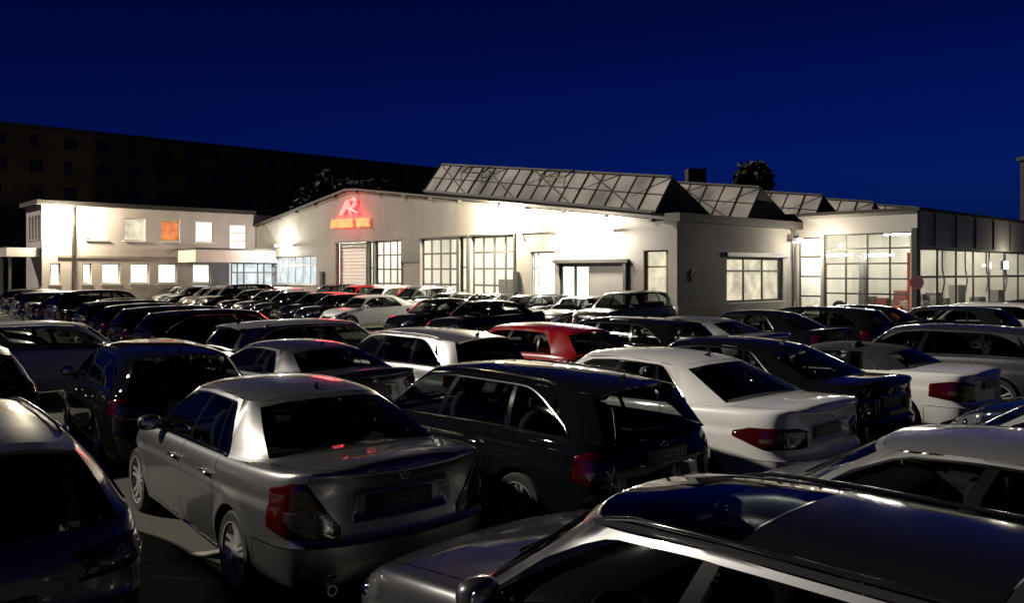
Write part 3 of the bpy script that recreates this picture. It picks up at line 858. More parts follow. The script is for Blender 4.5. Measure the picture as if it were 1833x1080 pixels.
# ---- materials of the place
def asphalt():
    m, nt, b = new_mat('asphalt'); setp(b, Roughness=0.82)
    tc = nt.nodes.new("ShaderNodeTexCoord")
    n1 = nt.nodes.new("ShaderNodeTexNoise"); n1.inputs['Scale'].default_value = 0.5; n1.inputs['Detail'].default_value = 8
    n2 = nt.nodes.new("ShaderNodeTexNoise"); n2.inputs['Scale'].default_value = 90; n2.inputs['Detail'].default_value = 3
    v = nt.nodes.new("ShaderNodeTexVoronoi"); v.inputs['Scale'].default_value = 120
    r1 = nt.nodes.new("ShaderNodeValToRGB")
    r1.color_ramp.elements[0].position, r1.color_ramp.elements[1].position = .35, .68
    r1.color_ramp.elements[0].color = (.055, .052, .043, 1); r1.color_ramp.elements[1].color = (.115, .108, .088, 1)
    mx = nt.nodes.new("ShaderNodeMix"); mx.data_type = 'RGBA'; mx.blend_type = 'OVERLAY'; mx.inputs[0].default_value = .7
    for n in (n1, n2, v): nt.links.new(tc.outputs['Object'], n.inputs['Vector'])
    nt.links.new(n1.outputs[0], r1.inputs[0]); nt.links.new(r1.outputs[0], mx.inputs[6]); nt.links.new(n2.outputs[0], mx.inputs[7])
    nt.links.new(mx.outputs[2], b.inputs['Base Color'])
    bp = nt.nodes.new("ShaderNodeBump"); bp.inputs['Strength'].default_value = .5; bp.inputs['Distance'].default_value = .006
    nt.links.new(v.outputs[0], bp.inputs['Height']); nt.links.new(bp.outputs[0], b.inputs['Normal'])
    return m
def plaster(name, c1, c2, scale=.6):
    m, nt, b = new_mat(name); setp(b, Roughness=.85); rp = vary(nt, b, c1, c2, scale, detail=9)
    # rain streaks and grime running down
    tc = nt.nodes.new("ShaderNodeTexCoord"); mp = nt.nodes.new("ShaderNodeMapping"); mp.inputs['Scale'].default_value = (.9, .9, .22)
    nz = nt.nodes.new("ShaderNodeTexNoise"); nz.inputs['Scale'].default_value = 1.4; nz.inputs['Detail'].default_value = 7
    r2 = nt.nodes.new("ShaderNodeValToRGB"); r2.color_ramp.elements[0].position, r2.color_ramp.elements[1].position = .36, .58
    r2.color_ramp.elements[0].color = (.91, .90, .885, 1); r2.color_ramp.elements[1].color = (1, 1, 1, 1)
    mx = nt.nodes.new("ShaderNodeMix"); mx.data_type = 'RGBA'; mx.blend_type = 'MULTIPLY'; mx.inputs[0].default_value = 1.0
    nt.links.new(tc.outputs['Object'], mp.inputs[0]); nt.links.new(mp.outputs[0], nz.inputs['Vector']); nt.links.new(nz.outputs[0], r2.inputs[0])
    nt.links.new(rp.outputs[0], mx.inputs[6]); nt.links.new(r2.outputs[0], mx.inputs[7]); nt.links.new(mx.outputs[2], b.inputs['Base Color'])
    noise_bump(nt, b, 40, .25, .004); return m
def lit(name, col, strength, blotch=.25, scale=1.5, base=.10):
    """lamp-lit blind or diffuser, a little uneven"""
    m, nt, b = new_mat(name); setp(b, Base_Color=(base, base*.95, base*.9, 1), Emission_Color=(*col, 1), Roughness=.6)
    tc = nt.nodes.new("ShaderNodeTexCoord"); nz = nt.nodes.new("ShaderNodeTexNoise"); nz.inputs['Scale'].default_value = scale; nz.inputs['Detail'].default_value = 2
    mr = nt.nodes.new("ShaderNodeMapRange"); mr.inputs[1].default_value, mr.inputs[2].default_value = .3, .7
    mr.inputs[3].default_value, mr.inputs[4].default_value = strength*(1-blotch), strength*(1+blotch)
    nt.links.new(tc.outputs['Object'], nz.inputs['Vector']); nt.links.new(nz.outputs[0], mr.inputs[0]); nt.links.new(mr.outputs[0], b.inputs['Emission Strength'])
    return m
M['asphalt'] = asphalt()
M['line'] = plaster('worn_line_paint', (.30, .28, .22), (.52, .49, .40), 9)
M['wall'] = plaster('white_render', (.255, .242, .223), (.31, .297, .276), .5)
M['office_wall'] = plaster('office_render', (.40, .365, .35), (.48, .44, .425), .5)
M['plinth'] = plaster('plinth', (.22, .20, .18), (.30, .28, .25), .8)
M['clad'] = simple('grey_cladding', (.42, .40, .36), .5, .0)
M['roof'] = plaster('dark_roof', (.020, .019, .018), (.035, .032, .03), .7)
M['fascia'] = simple('dark_fascia', (.05, .045, .04), .6)
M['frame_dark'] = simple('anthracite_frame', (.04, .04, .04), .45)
M['frame_white'] = simple('white_frame', (.6, .6, .58), .4)
M['frame_wood'] = simple('brown_frame', (.20, .13, .06), .5)
M['gate_frame'] = simple('gate_frame', (.10, .095, .09), .45, .3)
M['pane'] = thin_glass('window_pane', (.92, .94, .94))
M['room'] = simple('room_white', (.72, .70, .66), .7)
M['room_floor'] = simple('workshop_floor', (.25, .24, .22), .4)
M['tube_dim'] = emit('light_tube_dim', (1.0, .95, .84), 150)
M['room_dim'] = plaster('service_bay_wall', (.52, .49, .43), (.64, .61, .54), .5)
M['teal'] = simple('teal_paint', (.10, .32, .32), .5)
M['orange'] = simple('orange_paint', (.55, .10, .03), .5)
M['yellow'] = simple('yellow_paint', (.6, .5, .05), .5)
M['tube'] = emit('light_tube', (1.0, .93, .80), 110)
M['lit_white'] = lit('lit_blind_white', (1.0, .93, .80), 1.8)
M['lit_warm'] = lit('lit_blind_warm', (1.0, .86, .62), .95, .35)
M['lit_orange'] = lit('lit_curtain_orange', (1.0, .42, .05), .55, .35, 2.5)
M['lit_cool'] = lit('lit_showroom', (.85, .95, 1.0), 1.0)
M['lit_sky'] = lit('skylight_glass', (1.0, .82, .66), .15, .75, .45, .05)
M['sign_white'] = lit('sign_box_white', (1.0, .95, .85), 9.0, .05)
M['neon_red'] = emit('neon_red', (1.0, .015, .04), 1.6)
M['neon_pink'] = emit('neon_pink', (1.0, .10, .09), 5.0)
M['neon_amber'] = emit('neon_amber', (1.0, .13, .04), 4.5)
M['flood'] = emit('flood_glass', (1.0, .92, .72), 60)
M['flood_small'] = emit('lamp_glass', (1.0, .92, .78), 25)
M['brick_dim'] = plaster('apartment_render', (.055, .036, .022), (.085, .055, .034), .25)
M['dead_pane'] = simple('dark_pane', (.01, .01, .012), .15)
M['leaf'] = simple('leaf', (.016, .022, .010), .8)
M['bark'] = simple('bark', (.05, .04, .03), .9)
M['sign_blue'] = simple('sign_blue', (.02, .03, .08), .5)
M['sign_red'] = simple('sign_red', (.16, .012, .012), .5)
M['red_box'] = simple('brown_red_bin', (.12, .03, .025), .6)

# ---- ground
ground = MB().box((-900, -60, -.5), (900, 1800, 0)).build('ground', M['asphalt']); tag(ground, kind='structure')
bay = MB()
def strip(m, a, b, w, z=.004):
    a, b = Vector((*a, 0)), Vector((*b, 0)); d = (b - a).normalized(); n = Vector((-d.y, d.x, 0)) * (w/2)
    m.add([tuple(a - n)[:2] + (z,), tuple(b - n)[:2] + (z,), tuple(b + n)[:2] + (z,), tuple(a + n)[:2] + (z,)], [(0, 1, 2, 3)])
def gpt(px, py):
    d = FPX*CAMH/(py - HORIZON); return Vector(((px - 916.5)*d/FPX, d))
l0, l1 = gpt(285, 1003), gpt(368, 992)
ld = (l1 - l0).normalized()
strip(bay, l0 - ld*2.0, l1 + ld*12, .11)
for k in range(6):
    c = l0 - ld*1.55 + ld*(2.5*k); strip(bay, c, c + Vector((-ld.y, ld.x))*4.6, .10, .008)
for k in range(14):
    c = Vector((-2.0, 26.0)) + Vector((-.6, .8))*(2.75*k); strip(bay, c, c + Vector((PV.x, PV.y))*4.8, .10, .004)
tag(bay.build('parking_markings', M['line']), kind='structure')

# ---- wall with openings, in a frame: o + ex*a + n*depth + z
class Frame:
    def __init__(s, o, ex, n): s.o, s.ex, s.n, s.ez = o, ex, n, Vector((0, 0, 1))
    def pt(s, a, d, z): return s.o + s.ex*a + s.n*d + s.ez*z
    def box(s, m, a0, a1, z0, z1, d0, d1):
        """d measured outwards from the wall face"""
        return m.obox(s.o, s.ex, s.n, s.ez, (min(a0,a1), min(d0,d1), min(z0,z1)), (max(a0,a1), max(d0,d1), max(z0,z1)))
    def wall(s, m, a0, a1, top, holes, th=.3, extra=()):
        """top: pchip-free polyline [(a, z)]"""
        ta, tz = [p[0] for p in top], [p[1] for p in top]
        zt = lambda a: float(np.interp(a, ta, tz))
        br = sorted({a0, a1, *[h[0] for h in holes], *[h[1] for h in holes], *[a for a in ta if a0 < a < a1]})
        for x0, x1 in zip(br, br[1:]):
            if x1 - x0 < 1e-4: continue
            xm = .5*(x0+x1); cuts = sorted([(h[2], h[3]) for h in holes if h[0] < xm < h[1]])
            z = 0.0; iv = []
            for c0, c1 in cuts:
                if c0 > z: iv.append((z, c0))
                z = max(z, c1)
            iv.append((z, None))
            for z0, z1 in iv:
                zl, zr_ = (zt(x0), zt(x1)) if z1 is None else (z1, z1)
                V = [s.pt(x0, 0, z0), s.pt(x1, 0, z0), s.pt(x1, 0, zr_), s.pt(x0, 0, zl), s.pt(x0, -th, z0), s.pt(x1, -th, z0), s.pt(x1, -th, zr_), s.pt(x0, -th, zl)]
                m.add(V, [(0,1,2,3), (7,6,5,4), (0,4,5,1), (1,5,6,2), (2,6,7,3), (3,7,4,0)])
        return m

def window_unit(fr, root, a0, a1, z0, z1, cols, rows, frame_mat, glow=None, bar=.06, inset=.14, sill=True, pane=True, name='window', glow_d=.30):
    """window part: frame, one pane per light, sill, lit blind behind"""
    if a0 > a1: a0, a1 = a1, a0
    f = MB(); cs = cols if isinstance(cols, (list, tuple)) else [i/cols for i in range(cols+1)]; rs = rows if isinstance(rows, (list, tuple)) else [i/rows for i in range(rows+1)]
    A = [a0 + (a1-a0)*c for c in cs]; Z = [z0 + (z1-z0)*r for r in rs]
    for a in A:
        e0, e1 = (a, a+bar) if a == A[0] else ((a-bar, a) if a == A[-1] else (a-bar/2, a+bar/2)); fr.box(f, e0, e1, z0, z1, -inset-.06, -inset)
    for i in range(len(A)-1):
        b0 = A[i] + (bar if i == 0 else bar/2); b1 = A[i+1] - (bar if i == len(A)-2 else bar/2)
        for z in Z:
            e0, e1 = (z, z+bar) if z == Z[0] else ((z-bar, z) if z == Z[-1] else (z-bar/2, z+bar/2)); fr.box(f, b0, b1, e0, e1, -inset-.055, -inset-.004)
    w = f.build(name, frame_mat, root)
    for i in range(len(A)-1):
        for j in range(len(Z)-1):
            if pane: fr.box(MB(), A[i]+bar/2, A[i+1]-bar/2, Z[j]+bar/2, Z[j+1]-bar/2, -inset-.034, -inset-.028).build('pane', M['pane'], w)
    if glow is not None:
        fr.box(MB(), a0+.02, a1-.02, z0+.02, z1-.02, -glow_d-.02, -glow_d).build('lit_blind', glow, w)
    if sill: fr.box(MB(), a0-.08, a1+.08, z0-.07, z0-.005, -.05, .07).build('sill', M['frame_white'], w)
    return w

# ================================================================ workshop hall
KP = 27.6                                             # facade plane
hall = empty('workshop_hall', W3(KP, 20.27)); tag(hall, 'white rendered workshop hall with glazed gates, low gable and sawtooth skylights', 'building')
hall.location = (0, 0, 0)
FA = Frame(W3(KP, 0), HV, -PV)                         # a = h, outward normal -P
hz = lambda px, py: on_P(px, py, KP)
H_COR = hz(1212, 400)[0]; H_LEFT = 58.35
roofline = sorted([hz(452, 408), hz(622, 343), hz(640, 342.5), (H_COR, hz(1212, 397)[1])])
roofline[-1] = (H_LEFT, roofline[-1][1])
def rect(px0, py0, px1, py1, base=None):
    (h0, zt), (h1, zb) = hz(px0, py0), hz(px1, py1)
    zt = .5*(zt + hz(px1, py0)[1]); zb = zb if base is None else base
    return (min(h0, h1), max(h0, h1), zb, zt)
gates = {'a': rect(600, 434, 656, 505, .02), 'a2': rect(658, 433, 668, 505, .02), 'b': rect(670, 431, 719, 505, .02), 'c': rect(752, 427, 818, 510, .02), 'c2': rect(822, 424, 836, 510, .02), 'd': rect(842, 421, 920, 510, .02)}
win_l = rect(486, 459, 566, 510); win_e = rect(949, 450, 1026, 510, .9); door_e = rect(1000, 473, 1055, 560, .02); win_f = rect(1152, 448, 1196, 536, 1.0)
H_E = (win_e[0], win_e[1])
gh_top = np.mean([g[3] for g in gates.values()])
for k in gates: gates[k] = (*gates[k][:3], gh_top)
door_e = (door_e[0], door_e[1], .02, door_e[3])
win_e2 = (door_e[1] + .25, win_e[1], win_e[2], win_e[3])
fw = MB(); FA.wall(fw, H_COR, H_LEFT, roofline, [*gates.values(), win_l, win_e2, door_e, win_f])
fw.build('facade_wall', M['wall'], hall)
# fascia along the gable, rafter ends, gutter
fc = MB()
for (a0, z0), (a1, z1) in zip(roofline, roofline[1:]):
    V = []
    for a, z in ((a0, z0), (a1, z1)):
        for d, dz in ((.22, .04), (.22, .17), (-.4, .17), (-.4, .04)): V.append(FA.pt(a, d, z + dz))
    fc.add(V, [(0,4,5,1), (1,5,6,2), (2,6,7,3), (3,7,4,0), (0,1,2,3), (7,6,5,4)])
fc.build('roof_edge', M['fascia'], hall)
ra, rz = [p[0] for p in roofline], [p[1] for p in roofline]
for k in range(15):
    a = H_COR + 1.2 + k*2.55; z = float(np.interp(a, ra, rz))
    FA.box(MB(), a-.07, a+.07, z-.10, z+.03, .003, .20).build('rafter_end', M['fascia'], hall)
# interior of the workshop behind the gates
rm = MB(); D = 11.0
h0, h1 = gates['d'][0]-2.0, gates['a'][1]+2.0
rz_ = gh_top + 1.2
def room(fr, a0, a1, z1, depth, root, tubes, floor=M['room_floor'], tz=None):
    m = MB()
    fr.box(m, a0, a1, 0, z1, -depth-.1, -depth); fr.box(m, a0-.1, a0, 0, z1, -depth, -.31); fr.box(m, a1, a1+.1, 0, z1, -depth, -.31)
    fr.box(m, a0, a1, z1, z1+.1, -depth, -.31)
    m.build('inner_wall', M['room'], root)
    fr.box(MB(), a0, a1, .008, .02, -depth, -.31).build('inner_floor', floor, root)
    for (ta0, ta1, td) in tubes:
        fr.box(MB(), ta0, ta1, (tz or z1)-.14, (tz or z1)-.06, -td-.09, -td+.09).build('light_tube', M['tube'], root)
room(FA, h0, h1, rz_, D, hall, [(h0 + 1.5 + 3.4*i, h0 + 4.3 + 3.4*i, d) for i in range(6) for d in (2.5, 6.5)])
for (a, w, hgt, d, mt) in ((h0+3, 1.6, 2.2, 9.5, 'gate_frame'), (h0+12, 2.2, 1.9, 9.8, 'gate_frame'), (gates['d'][0]+.15, .25, 3.6, 1.4, 'teal')):
    FA.box(MB(), a, a+w, .02, hgt, -d-.4, -d).build('lift_post' if mt == 'teal' else 'tool_cupboard', M[mt], hall)
def gate(g, cols, rows, lift=0.0):
    a0, a1, z0, z1 = g
    window_unit(FA, hall, a0, a1, z0, z1, cols, rows, M['gate_frame'], None, .10, .18, sill=False, name='gate')
gate(gates['b'], 4, 5); gate(gates['c'], 4, 5); gate(gates['d'], 4, 5)
for k in ('a2', 'c2'): window_unit(FA, hall, *gates[k], 1, [0, .33, .62, 1], M['gate_frame'], None, .07, .18, sill=False, name='side_door')
# roller gate, mostly closed with a glazed foot
a0, a1, z0, z1 = gates['a']
window_unit(FA, hall, a0, a1, z0, z0 + 1.6, 4, 2, M['gate_frame'], None, .07, .35, sill=False, name='gate')
n = 12
for k in range(n):
    zz = z0 + 1.62 + (z1 - z0 - 1.62)*k/n; FA.box(MB(), a0, a1, zz, zz + (z1-z0-1.62)/n - .015, -.40, -.35).build('gate_slat', M['room'], hall)
for g, x in ((gates['a'], 1), (gates['c'], 0), (gates['d'], 1)):
    pass
for a in (gates['a'][1] + .20, gates['b'][1] + .0, .5*(gates['c2'][0] + gates['d'][1]), .5*(gates['c2'][1] + gates['c'][0])): pass
FA.box(MB(), gates['c'][1], gates['b'][0], gh_top-1.3, gh_top, .004, .06).build('shutter_box', M['frame_dark'], hall)
for g in gates.values():
    FA.box(MB(), g[0]-.10, g[0]-.005, 0, g[3]+.10, .0025, .05).build('gate_jamb', M['frame_dark'], hall)
    FA.box(MB(), g[0]-.004, g[1], g[3]+.005, g[3]+.09, .003, .05).build('gate_lintel', M['frame_dark'], hall)
window_unit(FA, hall, *win_l, 6, [0, .68, 1], M['frame_white'], M['lit_cool'], .07)
window_unit(FA, hall, *win_e2, [0, .75, 1], [0, .68, 1], M['frame_white'], M['lit_white'], .07)
window_unit(FA, hall, *win_f, [0, .14, 1], [0, .70, 1], M['frame_wood'], M['lit_warm'], .07)
window_unit(FA, hall, *door_e, 2, 1, M['frame_dark'], M['lit_white'], .12, .10, sill=False, name='entrance_door')
FA.box(MB(), door_e[0]-2.3, door_e[1]+.25, door_e[3]+.05, door_e[3]+.20, .004, .16).build('door_canopy', M['gate_frame'], hall)
FA.box(MB(), door_e[0]-2.2, door_e[0]-2.05, .0, door_e[3]+.04, .004, .14).build('canopy_post', M['gate_frame'], hall)
# plinth
FA.box(MB(), H_COR-.02, win_f[1]+1.2, 0, .85, .003, .06).build('plinth', M['plinth'], hall)

# gable-side wall (runs along P)
KH = H_COR
FB = Frame(W3(0, KH), PV, -HV)
pz = lambda px, py: on_H(px, py, KH)
P_END = 37.0
z_e = hz(1212, 397)[1]
def rect2(px0, py0, px1, py1, f=pz):
    (h0, zt), (h1, zb) = f(px0, py0), f(px1, py1); zt = .5*(zt + f(px1, py0)[1]); zb = .5*(zb + f(px0, py1)[1]); return (min(h0, h1), max(h0, h1), zb, zt)
w_side = rect2(1301, 462, 1402, 540)
sw_ = MB(); FB.wall(sw_, KP+.3, P_END, [(KP, z_e), (P_END, z_e)], [w_side]); 
FB.box(sw_, KP+.001, KP+.299, 0, z_e, -.3, .0)
sw_.build('side_wall', M['wall'], hall)
window_unit(FB, hall, *w_side, [0, .33, .66, 1], [0, .70, 1], M['frame_dark'], M['lit_warm'], .09)
FB.box(MB(), KP-.05, P_END, 0, 1.0, .003, .07).build('plinth', M['plinth'], hall)
FB.box(MB(), KP-.3, P_END+.4, z_e, z_e+.35, -.4, .35).build('roof_edge', M['fascia'], hall)
FB.box(MB(), w_side[0]-.1, w_side[1]+.3, w_side[3]+.04, w_side[3]+.22, .004, .12).build('blind_box', M['gate_frame'], hall)
dp = MB().tube([FB.pt(P_END-.35, .22, z_e+.05), FB.pt(P_END-.35, .22, z_e-.5), FB.pt(P_END-.35, .12, z_e-.9), FB.pt(P_END-.35, .12, .1)], .06, 8)
dp.build('downpipe', M['gate_frame'], hall, 60)
# roof sheets behind the facade
rf = MB(); back = 26.0
for (a0, z0), (a1, z1) in zip(roofline, roofline[1:]):
    V = [FA.pt(a0, -.4, z0+.12), FA.pt(a1, -.4, z1+.12), FA.pt(a1, -back, z1+.12), FA.pt(a0, -back, z0+.12)]
    rf.add(V, [(0, 1, 2, 3)])
rf.build('roof', M['roof'], hall)
# sawtooth skylights: bottom edge, ridge, back slope; glass bays between bars, braces behind
bl, br_ = hz(752, 347), hz(1166, 383)
zb_l, zb_r = bl[1]+.15, br_[1]+.15
for k in range(5):
    off = .25 + 6.1*k
    hl, hr = bl[0], br_[0] + (.0 if k == 0 else -.6)
    zl, zr_ = zb_l, float(np.interp(hr, ra, rz)) + .25
    rise, run, brun = 1.62, 1.25, 2.9
    sk = empty('sawtooth_skylight', (0, 0, 0)); sk.parent = hall
    def sp_(h, f, lift=0.0):
        z = zl + (zr_ - zl)*(h - hl)/(hr - hl); return W3(KP + off + run*f, h, z + rise*f + lift)
    nb = 17; hs = [hl + (hr - hl)*i/nb for i in range(nb+1)]
    nrm = (W3(-rise, 0, run)).normalized() if False else (PV*(-rise) + Vector((0, 0, run))).normalized()
    for i in range(nb):
        q = [sp_(hs[i], 0), sp_(hs[i+1], 0), sp_(hs[i+1], 1), sp_(hs[i], 1)]
        MB().add(q, [(0, 1, 2, 3)]).build('skylight_pane', M['lit_sky'], sk)
        if k > 2 and i < 10: continue
    for i, h in enumerate(hs):
        MB().tube([sp_(h, 0) + nrm*.03, sp_(h, 1) + nrm*.03], .065 if i % 4 == 0 else .045, 4).build('glazing_bar', M['fascia'], sk)
    for i in range(0, nb-2, 4):
        MB().tube([sp_(hs[min(i+4, nb)], 0) + nrm*.02, sp_(hs[i], 1) + nrm*.02], .045, 4).build('roof_brace', M['fascia'], sk)
    for i in range(2, nb-2, 4):
        MB().tube([sp_(hs[i], 0) - nrm*.05, sp_(hs[min(i+4, nb)], 1) + nrm*.012], .035, 4).build('roof_brace', M['fascia'], sk)
    MB().tube([sp_(hl, .5) + nrm*.02, sp_(hr, .5) + nrm*.02], .03, 4).build('glazing_bar', M['fascia'], sk)
    for f in (0, 1): MB().tube([sp_(hl-.1, f), sp_(hr+.1, f)], .13 if f == 0 else .09, 5).build('skylight_edge', M['fascia'], sk)
    def bk(h): 
        z = zl + (zr_ - zl)*(h - hl)/(hr - hl); return W3(KP + off + run + brun, h, z + .1)
    MB().add([sp_(hl, 1), sp_(hr, 1), bk(hr), bk(hl)], [(0, 1, 2, 3)]).build('roof_slope', M['roof'], sk)
    for h in (hl, hr): MB().add([sp_(h, 0), sp_(h, 1), bk(h)], [(0, 1, 2)]).build('gable_end', M['roof'], sk)
# opened vents in the front skylight (raised frames)
for h in (hl + (hr-hl)*.16, hl + (hr-hl)*.52):
    v = MB(); off = .25
    def sq(hh, f, lift): z = zb_l + (zb_r - zb_l)*(hh - bl[0])/(br_[0] - bl[0]); return W3(KP + off + 1.25*f, hh, z + 1.62*f + lift)
    p = [sq(h, .95, .06), sq(h - 1.7, .95, .06), sq(h - 1.7, .45, .50), sq(h, .45, .50)]
    v.tube(p, .045, 4, closed=True); v.tube([p[3], sq(h, .4, .03)], .03, 4); v.tube([p[2], sq(h-1.7, .4, .03)], .03, 4)
    v.build('vent_frame', M['fascia'], hall)
ch = on_H(1245, 335, 30.0)
cx = W3(ch[0], 30.0)
MB().box((cx.x-.55, cx.y-.5, 3.0), (cx.x+.55, cx.y+.5, on_H(1245, 303, 30.0)[1])).build('chimney', plaster('chimney_brick', (.05, .022, .018), (.075, .035, .026), 3), hall)
for (a, z) in (hz(578, 500), hz(926, 505)):
    FA.box(MB(), a-.16, a+.16, z-.5, z+.5, .01, .16).build('wall_box', M['frame_dark'], hall)
cb = MB().tube([FA.pt(hz(935, 418)[0], .03, hz(935, 418)[1]), FA.pt(hz(985, 416)[0], .03, hz(985, 416)[1])], .025, 4)
cb.tube([FA.pt(hz(935, 418)[0], .03, hz(935, 418)[1]), FA.pt(hz(940, 432)[0], .03, hz(940, 432)[1])], .025, 4)
cb.build('cable', M['fascia'], hall)

# ================================================================ lit signs and lamps on the hall
def add_light(name, kind, loc, energy, col, parent, aim=None, spot=None, size=.3):
    l = bpy.data.lights.new(name, kind); l.energy, l.color = energy, col
    if kind == 'SPOT': l.spot_size, l.spot_blend, l.shadow_soft_size = spot, .6, size
    elif kind == 'AREA': l.size = size
    else: l.shadow_soft_size = size
    o = bpy.data.objects.new(name, l); COL.objects.link(o); o.location = loc
    if aim is not None: o.rotation_euler = (Vector(aim) - Vector(loc)).to_track_quat('-Z', 'Y').to_euler()
    return o
def flood(px, py, fr, plane, energy, aim_out=16.0, label=''):
    a, z = plane(px, py)
    r = empty('floodlight', (0, 0, 0)); tag(r, label, 'floodlight', 'floodlights on the buildings')
    MB().tube([fr.pt(a, .0, z+.1), fr.pt(a, .45, z+.15), fr.pt(a, .55, z)], .03, 6).build('bracket', M['frame_dark'], r)
    hd = MB(); fr.box(hd, a-.28, a+.28, z-.16, z+.16, .5, .66); hd.build('lamp_housing', M['frame_dark'], r)
    g = MB(); fr.box(g, a-.26, a+.26, z-.15, z+.15, .662, .69); g.build('lamp_glass', M['flood'], r)
    add_light('floodlight_lamp', 'POINT', fr.pt(a, .55, z - .38), energy, (1.0, .86, .60), r, size=.22)
    return r
FL = Frame(W3(0, 58.5), PV, -HV); lz = lambda px, py: on_H(px, py, 58.5)
flood(902, 370, FA, hz, 5200, label='blazing floodlight high on the hall facade above the glazed gates')
flood(106, 374, FL, lz, 5600, label='blazing floodlight under the office roof at its left corner')
def wall_flood(px0, py0, px1, py1, label, energy, n):
    """slim lamp bar on two arms that floods the wall behind it"""
    a0, a1, z0, z1 = rect(px0, py0, px1, py1); zm = .5*(z0 + z1)
    r = empty('wall_floodlight', (0, 0, 0)); tag(r, label, 'floodlight', 'lamp bars flooding the hall wall')
    c_ = MB(); FA.box(c_, a0, a1, zm-.07, zm+.07, .26, .31); c_.build('lamp_housing', M['frame_white'], r)
    f = MB(); FA.box(f, a0+.03, a1-.03, zm-.06, zm+.06, .312, .40); f.build('lamp_tube', M['sign_white'], r)
    for a in (a0 + .25, a1 - .25): MB().tube([FA.pt(a, .0, zm), FA.pt(a, .27, zm)], .02, 5).build('bracket', M['frame_white'], r)
    for k in range(n): add_light('wall_flood_lamp', 'POINT', FA.pt(a0 + (a1-a0)*(k+.5)/n, .58, zm), energy, (1.0, .92, .78), r, size=.12)
wall_flood(500, 424, 530, 454, 'glaring lamp bar on the left end of the hall above the window', 750, 1)
wall_flood(1006, 392, 1106, 436, 'glaring long lamp bar over the hall entrance door', 430, 4)

# red neon emblem and name
ns = empty('neon_sign', (0, 0, 0)); tag(ns, 'red neon sign with AR emblem and AUTOHAUS ROYAL lettering on gable', 'sign')
def neon_pt(px, py, d=.16): a, z = hz(px, py); return FA.pt(a, d, z)
def stroke(name, pts, r, mat): MB().tube([neon_pt(*p) for p in pts], r, 6).build(name, mat, ns, 60)
stroke('neon_stroke', [(614, 384), (619, 375), (624, 364), (626, 359)], [.10, .12, .11, .07], M['neon_pink'])
stroke('neon_stroke', [(626, 359), (628, 366), (629, 373), (630, 384)], [.07, .09, .09, .04], M['neon_pink'])
stroke('neon_stroke', [(617, 375), (624, 373), (631, 371)], [.05, .07, .06], M['neon_pink'])
stroke('neon_stroke', [(632, 358), (637, 355.5), (640, 358), (639.5, 364), (636, 369), (631, 373)], [.06, .09, .10, .10, .09, .07], M['neon_pink'])
stroke('neon_stroke', [(631, 373), (636, 377), (643, 381)], [.07, .08, .05], M['neon_pink'])
txt = 'AUTOHAUS ROYAL'
pxs = np.linspace(598, 663, len(txt))
for i, chx in enumerate(txt):
    if chx == ' ': continue
    cu = bpy.data.curves.new('letter', 'FONT'); cu.body = chx; cu.align_x = 'CENTER'; cu.extrude = .05; cu.offset = .006
    a, z = hz(pxs[i], 408.5 - (pxs[i]-598)*.055); wpx = FPX / (KP/(ray_d(pxs[i])*math.cos(ANG)+math.sin(ANG)))
    cu.size = 15.5 / wpx / .72
    tmp = bpy.data.objects.new('letter_curve', cu); me = bpy.data.meshes.new_from_object(tmp); me.name = 'letter'; bpy.data.objects.remove(tmp)
    me.materials.clear(); me.materials.append(M['neon_amber'])
    o = bpy.data.objects.new('neon_letter', me); link(o, ns)
    xax = -HV; zax = -PV; yax = Vector((0, 0, 1))
    o.matrix_world = Matrix.Translation(FA.pt(a, .14, z)) @ Matrix((xax, yax, zax)).transposed().to_4x4() @ Matrix.Diagonal((.40, 1, 1, 1))
for (px, py) in ((610, 392), (632, 391), (654, 390), (626, 372), (638, 370)):   # glow of the tubes on the wall behind
    add_light('neon_lamp', 'POINT', neon_pt(px, py, .42), 26, (1.0, .02, .05), ns, size=.15)
add_light('neon_lamp', 'POINT', FA.pt(hz(632, 386)[0], 1.3, hz(632, 386)[1]), 150, (1.0, .03, .06), ns, size=.8)

def round_sign(fr, a, z, rad, label, d=.03):
    r = empty('no_stopping_sign', (0, 0, 0)); tag(r, label, 'sign', 'round no stopping signs')
    def disc(name, r0, r1, dd, mat):
        n = 24; V = []
        for k in range(n):
            t = 2*math.pi*k/n
            for rr, de in ((r0, dd), (r1, dd), (r1, dd-.015)): V.append(fr.pt(a + rr*math.cos(t), de, z + rr*math.sin(t)))
        F = []
        for k in range(n):
            j = (k+1) % n; F += [(k*3, k*3+1, j*3+1, j*3), (k*3+1, k*3+2, j*3+2, j*3+1)]
        make = MB().add(V, F)
        if r0 < .01: make.f = [f for f in make.f if len(set(f)) > 2]
        make.build(name, mat, r)
    disc('sign_plate', .001, rad*.86, d, M['sign_blue']); disc('sign_ring', rad*.80, rad, d+.006, M['sign_red'])
    for s in (1, -1):
        b = MB(); e1 = (fr.ex + fr.ez*s).normalized(); e2 = (fr.ex*(-s) + fr.ez).normalized() if s > 0 else (fr.ex + fr.ez).normalized()
        b.obox(fr.pt(a, d+.004*(2+s), z), e1, e1.cross(fr.n).normalized(), fr.n, (-rad*.8, -rad*.10, 0), (rad*.8, rad*.10, .004)); b.build('sign_bar', M['sign_red'], r)
round_sign(FB, *pz(1242, 493), .28, 'round no stopping sign on the white wall left of the lit side window', .05)

